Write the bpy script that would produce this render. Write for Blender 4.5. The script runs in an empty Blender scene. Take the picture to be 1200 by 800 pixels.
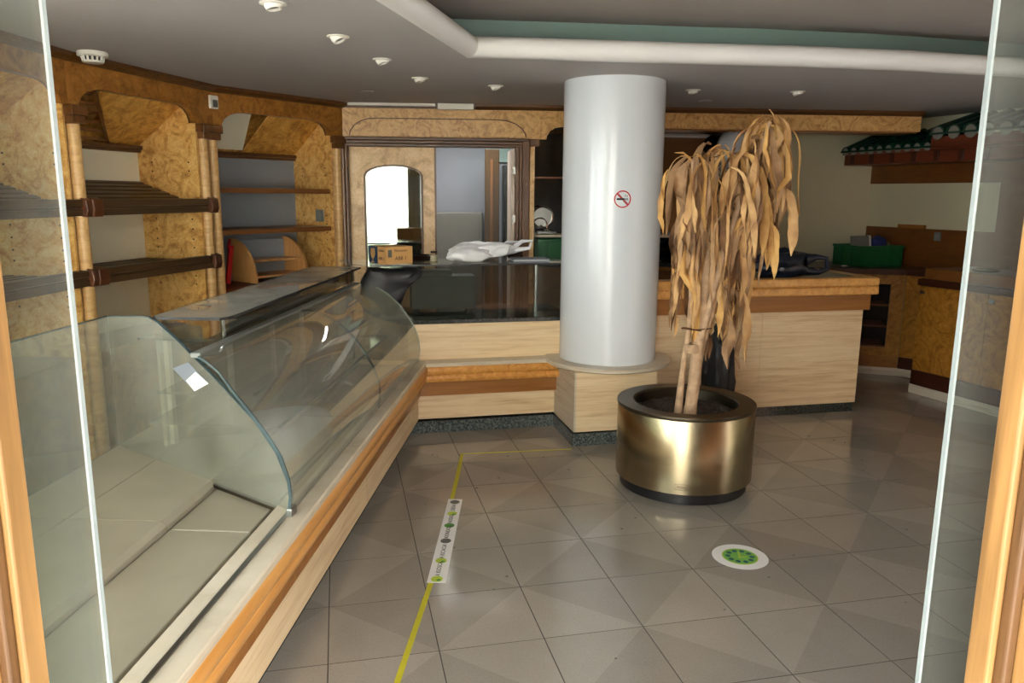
import bpy, bmesh, math, random
from mathutils import Vector, Matrix, noise as mnoise
random.seed(7)
SC = bpy.context.scene
COL = SC.collection
PI = math.pi

# ------------------------------------------------------------------ camera
YAW, PITCH, ROLL, FPX, CAM_H = .2198, .1876, .0074, 905.7, 1.655
def make_camera():
    f = Vector((math.sin(YAW)*math.cos(PITCH), math.cos(YAW)*math.cos(PITCH), -math.sin(PITCH)))
    r = Vector((math.cos(YAW), -math.sin(YAW), 0)); u = r.cross(f)
    r2 = r*math.cos(ROLL)+u*math.sin(ROLL); u2 = -r*math.sin(ROLL)+u*math.cos(ROLL)
    cd = bpy.data.cameras.new('camera'); c = bpy.data.objects.new('camera', cd); COL.objects.link(c)
    m = Matrix((r2, u2, -f)).transposed().to_4x4(); m.translation = (0, 0, CAM_H)
    c.matrix_world = m
    cd.sensor_width = 36; cd.lens = FPX*36/1200; cd.clip_start = .02; cd.clip_end = 200
    SC.camera = c
make_camera()
# ------------------------------------------------------------------ world and exposure
SC.view_settings.view_transform = 'Standard'; SC.view_settings.look = 'None'
SC.view_settings.gamma = 1; SC.view_settings.use_curve_mapping = False
SC.view_settings.exposure = 1.55
W = bpy.data.worlds.new('overcast_daylight'); SC.world = W; W.use_nodes = True
bg = W.node_tree.nodes['Background']; bg.inputs[0].default_value = (.93, .97, 1, 1); bg.inputs[1].default_value = 5.0
sun = bpy.data.lights.new('street_sun', 'SUN'); sun.energy = 14; sun.angle = .009; sun.color = (1, .975, .94)
so_ = bpy.data.objects.new('street_sun', sun); COL.objects.link(so_)
so_.rotation_euler = Vector((-.45, -.55, -.72)).to_track_quat('-Z', 'Y').to_euler()
SC.cycles.max_bounces = 10; SC.cycles.diffuse_bounces = 5; SC.cycles.glossy_bounces = 5
SC.cycles.transmission_bounces = 8; SC.cycles.transparent_max_bounces = 32
SC.cycles.caustics_reflective = False; SC.cycles.caustics_refractive = False
SC.cycles.use_denoising = True
SC.cycles.sample_clamp_indirect = 6

# ------------------------------------------------------------------ frames (a wall line in plan: s along, t away from the room, z up)
class Fr:
    def __init__(self, ox, oy, dx, dy):
        l = math.hypot(dx, dy); self.o = (ox, oy); self.d = (dx/l, dy/l); self.n = (-dy/l, dx/l)
        self.ang = math.atan2(dy, dx)
    def __call__(self, s, t, z):
        return Vector((self.o[0]+self.d[0]*s+self.n[0]*t, self.o[1]+self.d[1]*s+self.n[1]*t, z))
WF = Fr(0, 0, 1, 0)
FA = math.radians(15.7)
FC = Fr(.449, 5.25, math.sin(FA), math.cos(FA))           # display counter front line
F1 = Fr(-1.486, 4.686, .4305, .9026)                      # shelving bay beside the tiled one
F0 = Fr(-1.43, 4.803, .2706, .9627)
F2 = Fr(-.856, 6.007, .7491, .6624)
F3 = Fr(.051, 6.809, .9898, -.1422)                       # back fascia
F4 = Fr(5.35, 7.10, .155, -.988)                          # right wall
F5 = Fr(-.321, .994, .976, -.218)                         # shop front
F6 = Fr(4.776, 5.606, .164, -.986)
F7 = Fr(4.82, 6.33, .868, -.496)
F8 = Fr(5.105, 6.165, .52, -.85)
CZ = 2.395

# ------------------------------------------------------------------ mesh helper
WLOC = {}
class MB:
    def __init__(self): self.v = []; self.f = []
    def add(self, vs, fs):
        b = len(self.v); self.v += [Vector(p) for p in vs]; self.f += [tuple(i+b for i in q) for q in fs]; return self
    def box(self, fr, s0, s1, t0, t1, z0, z1):
        vs = [fr(s, t, z) for z in (z0, z1) for s, t in ((s0, t0), (s1, t0), (s1, t1), (s0, t1))]
        return self.add(vs, [(0, 3, 2, 1), (4, 5, 6, 7), (0, 1, 5, 4), (1, 2, 6, 5), (2, 3, 7, 6), (3, 0, 4, 7)])
    def loft(self, rings, close=True, caps=True):
        n = len(rings[0]); vs = [p for r in rings for p in r]; fs = []
        m = n if close else n-1
        for k in range(len(rings)-1):
            for i in range(m):
                j = (i+1) % n
                fs.append((k*n+i, k*n+j, (k+1)*n+j, (k+1)*n+i))
        if caps and close:
            fs.append(tuple(range(n))[::-1]); fs.append(tuple(range((len(rings)-1)*n, len(rings)*n)))
        return self.add(vs, fs)
    def prism(self, fr, poly, t0, t1):              # poly in (s,z)
        return self.loft([[fr(s, t, z) for s, z in poly] for t in (t0, t1)])
    def along(self, fr, poly, s0, s1):              # poly in (t,z)
        return self.loft([[fr(s, t, z) for t, z in poly] for s in (s0, s1)])
    def slab(self, poly, z0, z1):                   # poly in (x,y)
        return self.loft([[Vector((x, y, z)) for x, y in poly] for z in (z0, z1)])
    def tube(self, pts, rad, n=8, caps=True):
        pts = [Vector(p) for p in pts]; rings = []; up = None
        for i, p in enumerate(pts):
            t = (pts[min(i+1, len(pts)-1)]-pts[max(i-1, 0)]).normalized()
            if up is None: up = Vector((0, 0, 1)) if abs(t.z) < .9 else Vector((1, 0, 0))
            a = t.cross(up).normalized(); b = a.cross(t).normalized(); up = b
            r = rad[i] if isinstance(rad, (list, tuple)) else rad
            rings.append([p+a*r*math.cos(2*PI*k/n)+b*r*math.sin(2*PI*k/n) for k in range(n)])
        return self.loft(rings, caps=caps)
    def lathe(self, c, prof, n=32, caps=True, axis=None):
        c = Vector(c); m = Matrix.Identity(3)
        if axis is not None: m = Vector((0, 0, 1)).rotation_difference(Vector(axis)).to_matrix()
        rings = [[c+m@Vector((r*math.cos(2*PI*k/n), r*math.sin(2*PI*k/n), z)) for k in range(n)] for r, z in prof]
        return self.loft(rings, caps=caps)
    def build(self, name, mat, parent=None, smooth=False, bevel=0, kind=None, label=None, origin=None, cat=None, group=None):
        pl = WLOC.get(parent.name, Vector()) if parent else Vector()
        if origin is None:
            if parent: org = pl
            else:
                xs = [p.x for p in self.v]; ys = [p.y for p in self.v]; zs = [p.z for p in self.v]
                org = Vector(((min(xs)+max(xs))/2, (min(ys)+max(ys))/2, min(zs)))
        else: org = Vector(origin)
        me = bpy.data.meshes.new(name)
        me.from_pydata([p-org for p in self.v], [], self.f)
        b = bmesh.new(); b.from_mesh(me); bmesh.ops.recalc_face_normals(b, faces=b.faces); b.to_mesh(me); b.free()
        me.materials.append(mat)
        o = bpy.data.objects.new(name, me); COL.objects.link(o)
        o.location = org-pl
        if parent: o.parent = parent
        WLOC[o.name] = org
        if smooth:
            for p in me.polygons: p.use_smooth = True
            try: me.set_sharp_from_angle(angle=math.radians(40))
            except Exception: pass
        if bevel:
            md = o.modifiers.new('edge', 'BEVEL'); md.width = bevel; md.segments = 2; md.limit_method = 'ANGLE'; md.angle_limit = math.radians(40)
        tag(o, label, cat, group, kind)
        return o
def tag(o, label=None, cat=None, group=None, kind=None):
    if label: o['label'] = label
    if cat: o['category'] = cat
    if group: o['group'] = group
    if kind: o['kind'] = kind
    return o
def thing(name, label, cat, loc, group=None, kind=None):
    o = bpy.data.objects.new(name, None); COL.objects.link(o); o.location = loc; o.empty_display_size = .1
    WLOC[o.name] = Vector(loc); return tag(o, label, cat, group, kind)
def copy_thing(o, loc, label=None, rot=None):
    r = o.copy(); COL.objects.link(r); r.location = loc; WLOC[r.name] = Vector(loc)
    if label: r['label'] = label
    if rot is not None: r.rotation_euler = rot
    for ch in list(o.children):
        c = ch.copy(); COL.objects.link(c); c.parent = r
        for g in list(ch.children):
            d = g.copy(); COL.objects.link(d); d.parent = c
    return r
def text(s, name, size, mat, parent, loc, rot, ext=.0004, align='CENTER'):
    cu = bpy.data.curves.new(name, 'FONT'); cu.body = s; cu.size = size; cu.extrude = ext; cu.align_x = align; cu.align_y = 'CENTER'; cu.resolution_u = 2
    cu.materials.append(mat); tmp = bpy.data.objects.new('lettering_curve', cu); me = bpy.data.meshes.new_from_object(tmp); bpy.data.objects.remove(tmp); me.name = name
    o = bpy.data.objects.new(name, me); COL.objects.link(o)
    o.rotation_euler = rot; o.parent = parent; o.location = Vector(loc)-WLOC[parent.name]
    return o
def arc(cx, cz, r, a0, a1, n=8, rz=None):
    rz = rz or r
    return [(cx+r*math.cos(math.radians(a0+(a1-a0)*i/n)), cz+rz*math.sin(math.radians(a0+(a1-a0)*i/n))) for i in range(n+1)]

# ------------------------------------------------------------------ materials
def srgb(r, g, b):
    return tuple((c/255/12.92 if c <= 10 else ((c/255+.055)/1.055)**2.4) for c in (r, g, b))+(1,)
class NT:
    def __init__(self, name):
        self.m = bpy.data.materials.new(name); self.m.use_nodes = True; self.t = self.m.node_tree
        self.b = self.t.nodes['Principled BSDF']; self.out = self.t.nodes['Material Output']
    def n(self, ty, **kw):
        x = self.t.nodes.new(ty)
        for k, v in kw.items():
            if k.startswith('i_'):
                key = k[2:]; key = int(key) if key.isdigit() else key.replace('_', ' ')
                x.inputs[key].default_value = v
            else: setattr(x, k, v)
        return x
    def l(self, a, b): self.t.links.new(a, b)
    def coord(self, scale=(1, 1, 1), rotz=0, rot=None):
        tc = self.n('ShaderNodeTexCoord'); mp = self.n('ShaderNodeMapping', vector_type='POINT')
        # rotate first so the long axis lies along local x, then scale
        m2 = self.n('ShaderNodeMapping'); m2.inputs['Rotation'].default_value = rot or (0, 0, -rotz)
        self.l(tc.outputs['Object'], m2.inputs[0]); self.l(m2.outputs[0], mp.inputs[0]); mp.inputs['Scale'].default_value = scale
        return mp.outputs[0]
    def ramp(self, fac, stops):
        r = self.n('ShaderNodeValToRGB'); e = r.color_ramp.elements
        while len(e) < len(stops): e.new(.5)
        for el, (p, c) in zip(e, stops): el.position = p; el.color = c
        self.l(fac, r.inputs[0]); return r.outputs[0]
    def mix(self, fac, a, b, bt='MIX'):
        x = self.n('ShaderNodeMix', data_type='RGBA', blend_type=bt)
        for v, i in ((fac, 0), (a, 6), (b, 7)):
            if hasattr(v, 'is_output'): self.l(v, x.inputs[i])
            else: x.inputs[i].default_value = v
        return x.outputs[2]
    def bump(self, h, s=.2, d=.01):
        b = self.n('ShaderNodeBump'); b.inputs['Strength'].default_value = s; b.inputs['Distance'].default_value = d
        self.l(h, b.inputs['Height']); self.l(b.outputs[0], self.b.inputs['Normal'])
def plain(name, c, rough=.5, metal=0, var=.06, scale=8, spec=.5, bump=0, coat=0):
    k = NT(name); co = k.coord(); nz = k.n('ShaderNodeTexNoise', i_Scale=scale, i_Detail=4.0)
    k.l(co, nz.inputs['Vector'])
    lo = tuple(x*(1-var) for x in c[:3])+(1,); hi = tuple(min(1, x*(1+var)) for x in c[:3])+(1,)
    k.l(k.ramp(nz.outputs['Fac'], [(.3, lo), (.7, hi)]), k.b.inputs['Base Color'])
    k.b.inputs['Roughness'].default_value = rough; k.b.inputs['Metallic'].default_value = metal
    k.b.inputs['Specular IOR Level'].default_value = spec; k.b.inputs['Coat Weight'].default_value = coat
    if bump: k.bump(nz.outputs['Fac'], bump)
    return k.m
def burl(name, dark, mid, light, scale=5, dist=3.5, rough=.32, speck=0):
    k = NT(name); co = k.coord()
    a = k.n('ShaderNodeTexNoise', i_Scale=scale, i_Detail=3.0, i_Distortion=dist, i_Roughness=.55)
    b = k.n('ShaderNodeTexNoise', i_Scale=scale*9, i_Detail=3.0, i_Distortion=1.5)
    k.l(co, a.inputs['Vector']); k.l(co, b.inputs['Vector'])
    c1 = k.ramp(a.outputs['Fac'], [(.33, dark), (.48, mid), (.64, light)])
    c2 = k.mix(.35, c1, k.ramp(b.outputs['Fac'], [(.35, dark), (.65, light)]))
    if speck:
        v = k.n('ShaderNodeTexVoronoi', i_Scale=55.0); k.l(co, v.inputs['Vector'])
        c2 = k.mix(k.ramp(v.outputs['Distance'], [(.05, (.6, .6, .6, 1)), (.3, (0, 0, 0, 1))]), c2, dark)
    k.l(c2, k.b.inputs['Base Color']); k.b.inputs['Roughness'].default_value = rough
    return k.m
def wood(name, dark, light, ang=0, fine=45, rough=.35, vert=False, contrast=1.0):
    k = NT(name)
    sc = (1.2, fine*.5, fine*.5) if not vert else (fine*.5, fine*.5, 1.2)
    co = k.coord(sc, ang)
    a = k.n('ShaderNodeTexNoise', i_Scale=1.0, i_Detail=5.0, i_Distortion=.8, i_Roughness=.6); k.l(co, a.inputs['Vector'])
    k.l(k.ramp(a.outputs['Fac'], [(.5-.2/contrast, dark), (.5+.2/contrast, light)]), k.b.inputs['Base Color'])
    k.b.inputs['Roughness'].default_value = rough
    k.bump(a.outputs['Fac'], .08, .003)
    return k.m
def travertine(name, c0, c1, c2):
    k = NT(name)
    co = k.coord((1.1, 1.1, 24)); a = k.n('ShaderNodeTexNoise', i_Scale=1.5, i_Detail=6.0, i_Distortion=.6, i_Roughness=.62); k.l(co, a.inputs['Vector'])
    co2 = k.coord((5, 5, 70)); b = k.n('ShaderNodeTexNoise', i_Scale=1.5, i_Detail=3.0); k.l(co2, b.inputs['Vector'])
    c = k.ramp(a.outputs['Fac'], [(.28, c0), (.5, c1), (.75, c2)])
    c = k.mix(k.ramp(b.outputs['Fac'], [(.58, (0, 0, 0, 1)), (.75, (.45, .45, .45, 1))]), c, c0)
    k.l(c, k.b.inputs['Base Color']); k.b.inputs['Roughness'].default_value = .35
    return k.m
def granite(name, a, b, rough=.15):
    k = NT(name); co = k.coord(); v = k.n('ShaderNodeTexVoronoi', i_Scale=140.0); k.l(co, v.inputs['Vector'])
    n = k.n('ShaderNodeTexNoise', i_Scale=60.0, i_Detail=3.0); k.l(co, n.inputs['Vector'])
    c = k.mix(k.ramp(n.outputs['Fac'], [(.42, (0, 0, 0, 1)), (.6, (1, 1, 1, 1))]), a, b)
    sp = k.n('ShaderNodeSeparateColor'); k.l(v.outputs['Color'], sp.inputs[0])
    c = k.mix(k.ramp(sp.outputs[0], [(.78, (0, 0, 0, 1)), (.85, (.7, .7, .7, 1))]), c, (.01, .012, .013, 1))
    k.l(c, k.b.inputs['Base Color']); k.b.inputs['Roughness'].default_value = rough
    return k.m
def glass(name, tint, refl=1.0, haze=None):
    k = NT(name); k.t.nodes.remove(k.b)
    tr = k.n('ShaderNodeBsdfTransparent'); tr.inputs[0].default_value = tint
    gl = k.n('ShaderNodeBsdfGlossy'); gl.inputs['Roughness'].default_value = .01; gl.inputs[0].default_value = (1, 1, 1, 1)
    lw = k.n('ShaderNodeLayerWeight'); lw.inputs['Blend'].default_value = .5
    p = k.n('ShaderNodeMath', operation='POWER'); k.l(lw.outputs['Facing'], p.inputs[0]); p.inputs[1].default_value = 4.5
    m = k.n('ShaderNodeMath', operation='MULTIPLY_ADD'); k.l(p.outputs[0], m.inputs[0]); m.inputs[1].default_value = .9; m.inputs[2].default_value = .045*refl
    mx = k.n('ShaderNodeMixShader'); k.l(m.outputs[0], mx.inputs[0]); k.l(tr.outputs[0], mx.inputs[1]); k.l(gl.outputs[0], mx.inputs[2])
    last = mx.outputs[0]
    if haze:      # pale film: some dust, mostly a painted veil of street reflections
        df = k.n('ShaderNodeBsdfDiffuse'); df.inputs[0].default_value = (.7, .7, .64, 1)
        nz = k.n('ShaderNodeTexNoise', i_Scale=2.5, i_Detail=5.0); k.l(k.coord(), nz.inputs['Vector'])
        mm = k.n('ShaderNodeMath', operation='MULTIPLY'); k.l(nz.outputs['Fac'], mm.inputs[0]); mm.inputs[1].default_value = haze*2
        m3 = k.n('ShaderNodeMixShader'); k.l(mm.outputs[0], m3.inputs[0]); k.l(last, m3.inputs[1]); k.l(df.outputs[0], m3.inputs[2]); last = m3.outputs[0]
    k.l(last, k.out.inputs[0]); return k.m
def tile_mat():
    k = NT('floor_tile_stone'); tc = k.n('ShaderNodeTexCoord'); sp = k.n('ShaderNodeSeparateXYZ'); k.l(tc.outputs['Object'], sp.inputs[0])
    d = k.n('ShaderNodeMath', operation='SUBTRACT'); k.l(sp.outputs[1], d.inputs[0]); k.l(sp.outputs[0], d.inputs[1])
    g = k.n('ShaderNodeMath', operation='GREATER_THAN'); k.l(d.outputs[0], g.inputs[0]); g.inputs[1].default_value = 0
    geo = k.n('ShaderNodeNewGeometry')
    nz = k.n('ShaderNodeTexNoise', i_Scale=3.0, i_Detail=6.0, i_Roughness=.65); k.l(geo.outputs['Position'], nz.inputs['Vector'])
    fn = k.n('ShaderNodeTexNoise', i_Scale=120.0, i_Detail=2.0); k.l(geo.outputs['Position'], fn.inputs['Vector'])
    lo, hi = TILE_LO, TILE_HI
    base = k.mix(g.outputs[0], lo, hi)
    oi = k.n('ShaderNodeObjectInfo'); rv = k.n('ShaderNodeMapRange'); k.l(oi.outputs['Random'], rv.inputs[0]); rv.inputs[3].default_value = .93; rv.inputs[4].default_value = 1.05
    vm = k.n('ShaderNodeVectorMath', operation='SCALE'); k.l(base, vm.inputs[0]); k.l(rv.outputs[0], vm.inputs['Scale'])
    c = k.mix(1.0, vm.outputs[0], k.ramp(nz.outputs['Fac'], [(.3, (.9, .9, .9, 1)), (.65, (1, 1, 1, 1))]), 'MULTIPLY')
    c = k.mix(1.0, c, k.ramp(fn.outputs['Fac'], [(.3, (.9, .9, .9, 1)), (.6, (1, 1, 1, 1))]), 'MULTIPLY')
    k.l(c, k.b.inputs['Base Color'])
    rr = k.n('ShaderNodeMapRange'); k.l(nz.outputs['Fac'], rr.inputs[0]); rr.inputs[1].default_value = .3; rr.inputs[2].default_value = .7; rr.inputs[3].default_value = .09; rr.inputs[4].default_value = .17
    k.l(rr.outputs[0], k.b.inputs['Roughness']); k.b.inputs['Specular IOR Level'].default_value = .6
    return k.m
TILE_LO = srgb(157, 150, 140); TILE_HI = srgb(168, 160, 149)
def brushed(name, c, rough, aniso=0):
    k = NT(name); co = k.coord((1, 1, 160)); nz = k.n('ShaderNodeTexNoise', i_Scale=2.0, i_Detail=3.0); k.l(co, nz.inputs['Vector'])
    k.l(k.ramp(nz.outputs['Fac'], [(.3, tuple(x*.9 for x in c[:3])+(1,)), (.7, c)]), k.b.inputs['Base Color'])
    k.b.inputs['Metallic'].default_value = 1; k.b.inputs['Roughness'].default_value = rough
    k.b.inputs['Anisotropic'].default_value = aniso
    return k.m
M = {}
M['burl_side'] = burl('burl_side_veneer', srgb(176, 112, 42), srgb(230, 176, 96), srgb(246, 208, 132), 7, 2.5, .32, 1)
M['burl_hood'] = burl('burl_hood_veneer', srgb(158, 98, 30), srgb(212, 152, 64), srgb(236, 184, 98), 3, 5.5)
M['burl_fascia'] = burl('burl_fascia_veneer', srgb(118, 72, 24), srgb(158, 102, 40), srgb(180, 124, 56), 4, 4)
M['burl_back'] = burl('burl_back_fascia', srgb(158, 108, 50), srgb(212, 164, 98), srgb(230, 186, 122), 6, 4)
M['burl_door'] = burl('burl_door_veneer', srgb(186, 138, 82), srgb(228, 186, 126), srgb(242, 206, 150), 5, 2)
M['burl_cabinet'] = burl('burl_cabinet_veneer', srgb(125, 78, 22), srgb(165, 110, 38), srgb(185, 130, 52), 4, 4.5)
M['column_wood'] = wood('turned_column_wood', srgb(196, 150, 90), srgb(232, 192, 130), vert=False, fine=60)
M['dark_wood'] = wood('dark_walnut', srgb(70, 42, 18), srgb(104, 66, 32), 0, 50)
M['dark_wood_v'] = wood('dark_walnut_upright', srgb(84, 50, 22), srgb(126, 82, 42), 0, 50, vert=True)
M['shelf_wood'] = wood('brown_shelf_wood', srgb(105, 64, 30), srgb(140, 90, 46), F2.ang, 50)
M['slat'] = wood('slatted_shelf_wood', srgb(58, 40, 20), srgb(92, 66, 36), F1.ang, 50, .4)
M['bracket'] = wood('shelf_bracket_wood', srgb(70, 36, 16), srgb(104, 58, 28), 0, 50, .35, True)
M['rail_case'] = wood('orange_rail_case', srgb(186, 126, 60), srgb(222, 166, 96), FC.ang, 40, .28)
M['rail_bench'] = wood('orange_rail_bench', srgb(190, 122, 52), srgb(236, 176, 96), 1.2, 60, .28, contrast=.8)
M['rail_end'] = wood('orange_rail_counter', srgb(196, 132, 60), srgb(238, 184, 104), 1.2, 60, .28, contrast=.8)
M['brown_band'] = wood('brown_band_wood', srgb(140, 88, 36), srgb(166, 110, 50), 0, 40, .35)
M['jamb'] = wood('oak_jamb_wood', srgb(104, 74, 38), srgb(166, 124, 72), 0, 36, .45, True)
M['jamb_dark'] = wood('oak_jamb_bead', srgb(74, 50, 26), srgb(110, 76, 42), 0, 40, .45, True)
M['travertine'] = travertine('travertine_stone', srgb(206, 172, 128), srgb(234, 207, 166), srgb(244, 224, 190))
M['ledge'] = travertine('ledge_stone', srgb(176, 160, 138), srgb(206, 194, 174), srgb(220, 210, 192))
M['granite'] = granite('grey_green_granite', srgb(66, 74, 74), srgb(106, 114, 112))
M['granite_dark'] = granite('dark_granite', srgb(34, 38, 38), srgb(62, 68, 66), .08)
M['tile'] = tile_mat()
M['grout'] = plain('grout', srgb(66, 58, 52), .85)
M['ceiling'] = plain('ceiling_paint', srgb(178, 174, 172), .7, scale=2, var=.03)
M['upper_ceiling'] = plain('upper_ceiling_paint', srgb(168, 159, 152), .6, scale=2, var=.04)
M['lip'] = plain('cove_lip_paint', srgb(232, 230, 226), .35, scale=3, var=.02)
M['teal'] = plain('teal_cove_paint', srgb(150, 178, 171), .4, var=.03)
M['column'] = plain('column_white_gloss', srgb(220, 225, 231), .22, scale=1.5, var=.025, spec=.6)
M['white'] = plain('white_plastic', srgb(226, 222, 212), .35, var=.02)
M['cream'] = plain('cream_wall_paint', srgb(204, 196, 164), .6, scale=2, var=.04)
M['cream_back'] = plain('cream_back_panel', srgb(236, 231, 206), .5, scale=2, var=.04)
M['bluegrey'] = plain('blue_grey_paint', srgb(140, 147, 155), .55, scale=2, var=.06)
M['grey_board'] = plain('grey_board', srgb(118, 118, 112), .5, var=.05)
M['grey_metal'] = plain('grey_enamel', srgb(126, 130, 126), .35, var=.05)
M['brown_panel'] = wood('brown_panel_wood', srgb(104, 60, 22), srgb(124, 76, 30), 1.4, 30, .4)
M['red_brown'] = wood('red_brown_wood', srgb(88, 38, 20), srgb(112, 52, 28), F4.ang, 30, .35)
M['dark_band'] = wood('dark_maroon_wood', srgb(52, 24, 14), srgb(72, 36, 22), F6.ang, 30, .3)
M['black'] = plain('black_plastic', srgb(22, 22, 24), .4, var=.1)
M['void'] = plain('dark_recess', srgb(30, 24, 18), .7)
M['roof_tile'] = plain('green_glazed_tile', srgb(20, 58, 44), .2, var=.2, scale=20)
M['mortar'] = plain('pale_mortar', srgb(128, 126, 116), .8)
M['brass'] = brushed('brushed_bronze', srgb(160, 148, 120), .24, .4)
M['brass_rim'] = brushed('dark_bronze_rim', srgb(92, 84, 70), .4)
M['chrome'] = brushed('chrome', srgb(215, 215, 215), .08)
M['steel'] = brushed('dull_steel', srgb(150, 150, 146), .3)
M['smoked_mirror'] = brushed('smoked_mirror', srgb(140, 140, 136), .03)
M['silver_plastic'] = plain('silver_plastic', srgb(200, 206, 216), .18, var=.03)
M['silver'] = brushed('silver_dome', srgb(226, 230, 236), .42)
M['mirror'] = brushed('mirror_silvering', srgb(200, 204, 202), .02)
M['glass'] = glass('clear_glass', (.95, .96, .94, 1), 1.0)
M['glass_case'] = glass('curved_case_glass', (.90, .91, .86, 1), .8, .12)  # film paints in a veil of reflected street light
M['glass_veiled'] = glass('veiled_glass', (.82, .835, .78, 1), 2.2, .11)  # heavier film stands in for the bright street mirrored in the pane
M['glass_smoke'] = glass('smoked_glass', (.66, .68, .66, 1), 1.0, .015)
M['glass_plate'] = glass('dusty_top_plate', (.55, .56, .52, 1), 1.4, .3)  # dust film, thickened to paint in pale reflections as well
M['glass_door'] = glass('door_glass', (.80, .85, .83, 1), 1.2, .03)
M['glass_edge'] = plain('polished_glass_edge', srgb(205, 226, 222), .08, var=.04)  # pale colour paints in the sky reflected along the cut edge
M['door_edge'] = plain('door_glass_edge', srgb(132, 140, 138), .15, var=.1)
M['glass_edge_mid'] = plain('case_glass_edge', srgb(66, 82, 86), .08, var=.2)
M['glass_edge_dark'] = plain('dark_glass_edge', srgb(58, 72, 66), .1, var=.1)
M['deck'] = plain('stone_deck', srgb(160, 152, 134), .35, scale=4, var=.08)
M['soil'] = plain('dry_soil', srgb(58, 46, 38), .95, var=.5, scale=60, bump=.8)
M['stem'] = plain('dry_cane_bark', srgb(184, 152, 120), .8, var=.22, scale=25, bump=.3)
M['bag_white'] = plain('white_plastic_bag', srgb(232, 232, 236), .35, var=.03)
M['bag_navy'] = plain('navy_plastic_bag', srgb(24, 32, 48), .28, var=.15)
M['bag_black'] = plain('black_bin_bag', srgb(16, 18, 22), .5, var=.2)
M['green'] = plain('green_crate_plastic', srgb(10, 98, 52), .35, var=.06)
M['green_dark'] = plain('green_crate_right', srgb(12, 92, 50), .35, var=.06)
M['blue'] = plain('blue_cloth', srgb(30, 44, 110), .7, var=.15)
M['red'] = plain('red_plastic', srgb(200, 24, 28), .35)
M['card'] = plain('brown_cardboard', srgb(206, 158, 98), .8, var=.05)
M['card_blue'] = plain('box_blue_print', srgb(34, 62, 92), .7)
M['ink'] = plain('dark_ink', srgb(60, 40, 30), .8)
M['ink_black'] = plain('black_ink', srgb(25, 25, 25), .8)
M['paper'] = plain('white_paper', srgb(238, 238, 236), .5, var=.02)
M['tape'] = plain('yellow_tape', srgb(196, 188, 40), .5, var=.1)
M['lime'] = plain('lime_print', srgb(180, 200, 60), .5)
M['clock_green'] = plain('clock_green_print', srgb(122, 184, 84), .5, var=.12)
M['leafgreen'] = plain('leaf_green_print', srgb(78, 150, 60), .5)
M['teal_print'] = plain('teal_print', srgb(34, 88, 96), .5)
M['grey_print'] = plain('grey_print', srgb(96, 96, 90), .5)
M['sign_red'] = plain('sign_red', srgb(178, 44, 60), .4)
M['beech'] = wood('beech_ply', srgb(186, 132, 74), srgb(212, 160, 98), 0, 30, .4, True)
M['pavement'] = plain('pavement', srgb(170, 165, 158), .8)
M['facade'] = plain('street_facade', srgb(205, 200, 190), .8)
M['grey_paper'] = plain('grey_paper', srgb(120, 124, 134), .5)
M['bowl'] = plain('dark_lacquer', srgb(42, 24, 18), .25)
M['pale_door'] = plain('pale_door_edge', srgb(222, 205, 190), .5)
M['locker'] = plain('charcoal_locker', srgb(52, 56, 56), .4)
M['olive'] = wood('olive_door_wood', srgb(52, 36, 14), srgb(78, 56, 26), 0, 40, .4, True)

# ------------------------------------------------------------------ SETTING: floor with single tiles
fl = MB().box(WF, -4.2, 6.6, .8, 9.4, -.05, -.0007).build('floor', M['grout'], kind='structure', label='worn grey-brown stone tile floor of the shop', cat='floor')
T = .4; OX, OY = .311, 2.5836; G = .0021
def tile_mesh():
    b = MB(); h = T/2-G; e = .0008
    b.loft([[Vector((x*h, y*h, z)) for x, y in ((-1, -1), (1, -1), (1, 1), (-1, 1))] for z in (-.004, 0)])
    me = bpy.data.meshes.new('tile'); me.from_pydata(b.v, [], b.f); me.materials.append(M['tile']); return me
TM = tile_mesh()
def in_front(x, y): # shop side of the display counter
    p = (x-FC.o[0])*FC.n[0]+(y-FC.o[1])*FC.n[1]
    return p < .32
for i in range(-5, 13):
    for j in range(-4, 11):
        cx, cy = OX+(i+.5)*T, OY+(j+.5)*T
        if not in_front(cx, cy) or cx > 5.3 or cy > 6.55: continue
        if cx < 4.0 and cy > 5.6: continue
        q = (cx-F5.o[0])*F5.n[0]+(cy-F5.o[1])*F5.n[1]
        if q < .1: continue
        o = bpy.data.objects.new('tile', TM); COL.objects.link(o); o.parent = fl
        o.location = Vector((cx, cy, 0))-WLOC[fl.name]
        k = {(0, 0): 2, (1, 0): 1, (0, 1): 3, (1, 1): 0}[(i % 2, j % 2)]
        o.rotation_euler = (0, 0, k*PI/2)

# ------------------------------------------------------------------ SETTING: ceiling
cl = thing('ceiling', 'grey painted ceiling with a raised coffer and white cove lip', 'ceiling', (1, 3, CZ), kind='structure')
LIP = [(-.9, .95), (.17, 3.243), (.728, 4.437), (1.35, 4.372), (1.95, 4.31), (2.6, 4.235), (3.3, 4.2), (4.5, 4.24), (4.5, .2)]
def off(poly, d):
    out = []
    for i, p in enumerate(poly):
        a = Vector(poly[max(i-1, 0)]); b = Vector(poly[min(i+1, len(poly)-1)]); q = Vector(p)
        t1 = (q-a).normalized() if i > 0 else (b-q).normalized(); t2 = (b-q).normalized() if i < len(poly)-1 else t1
        n1 = Vector((-t1.y, t1.x)); n2 = Vector((-t2.y, t2.x)); m = (n1+n2).normalized()
        out.append(tuple(q+m*d/max(.3, m.dot(n1))))
    return out
lo = LIP
ZC1 = CZ+.02
MB().slab([(-3.4, .5), lo[0], lo[1], lo[2], (.728, 9.3), (-3.4, 9.3)], CZ, ZC1).build('lower_ceiling_panel', M['ceiling'], cl)
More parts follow.
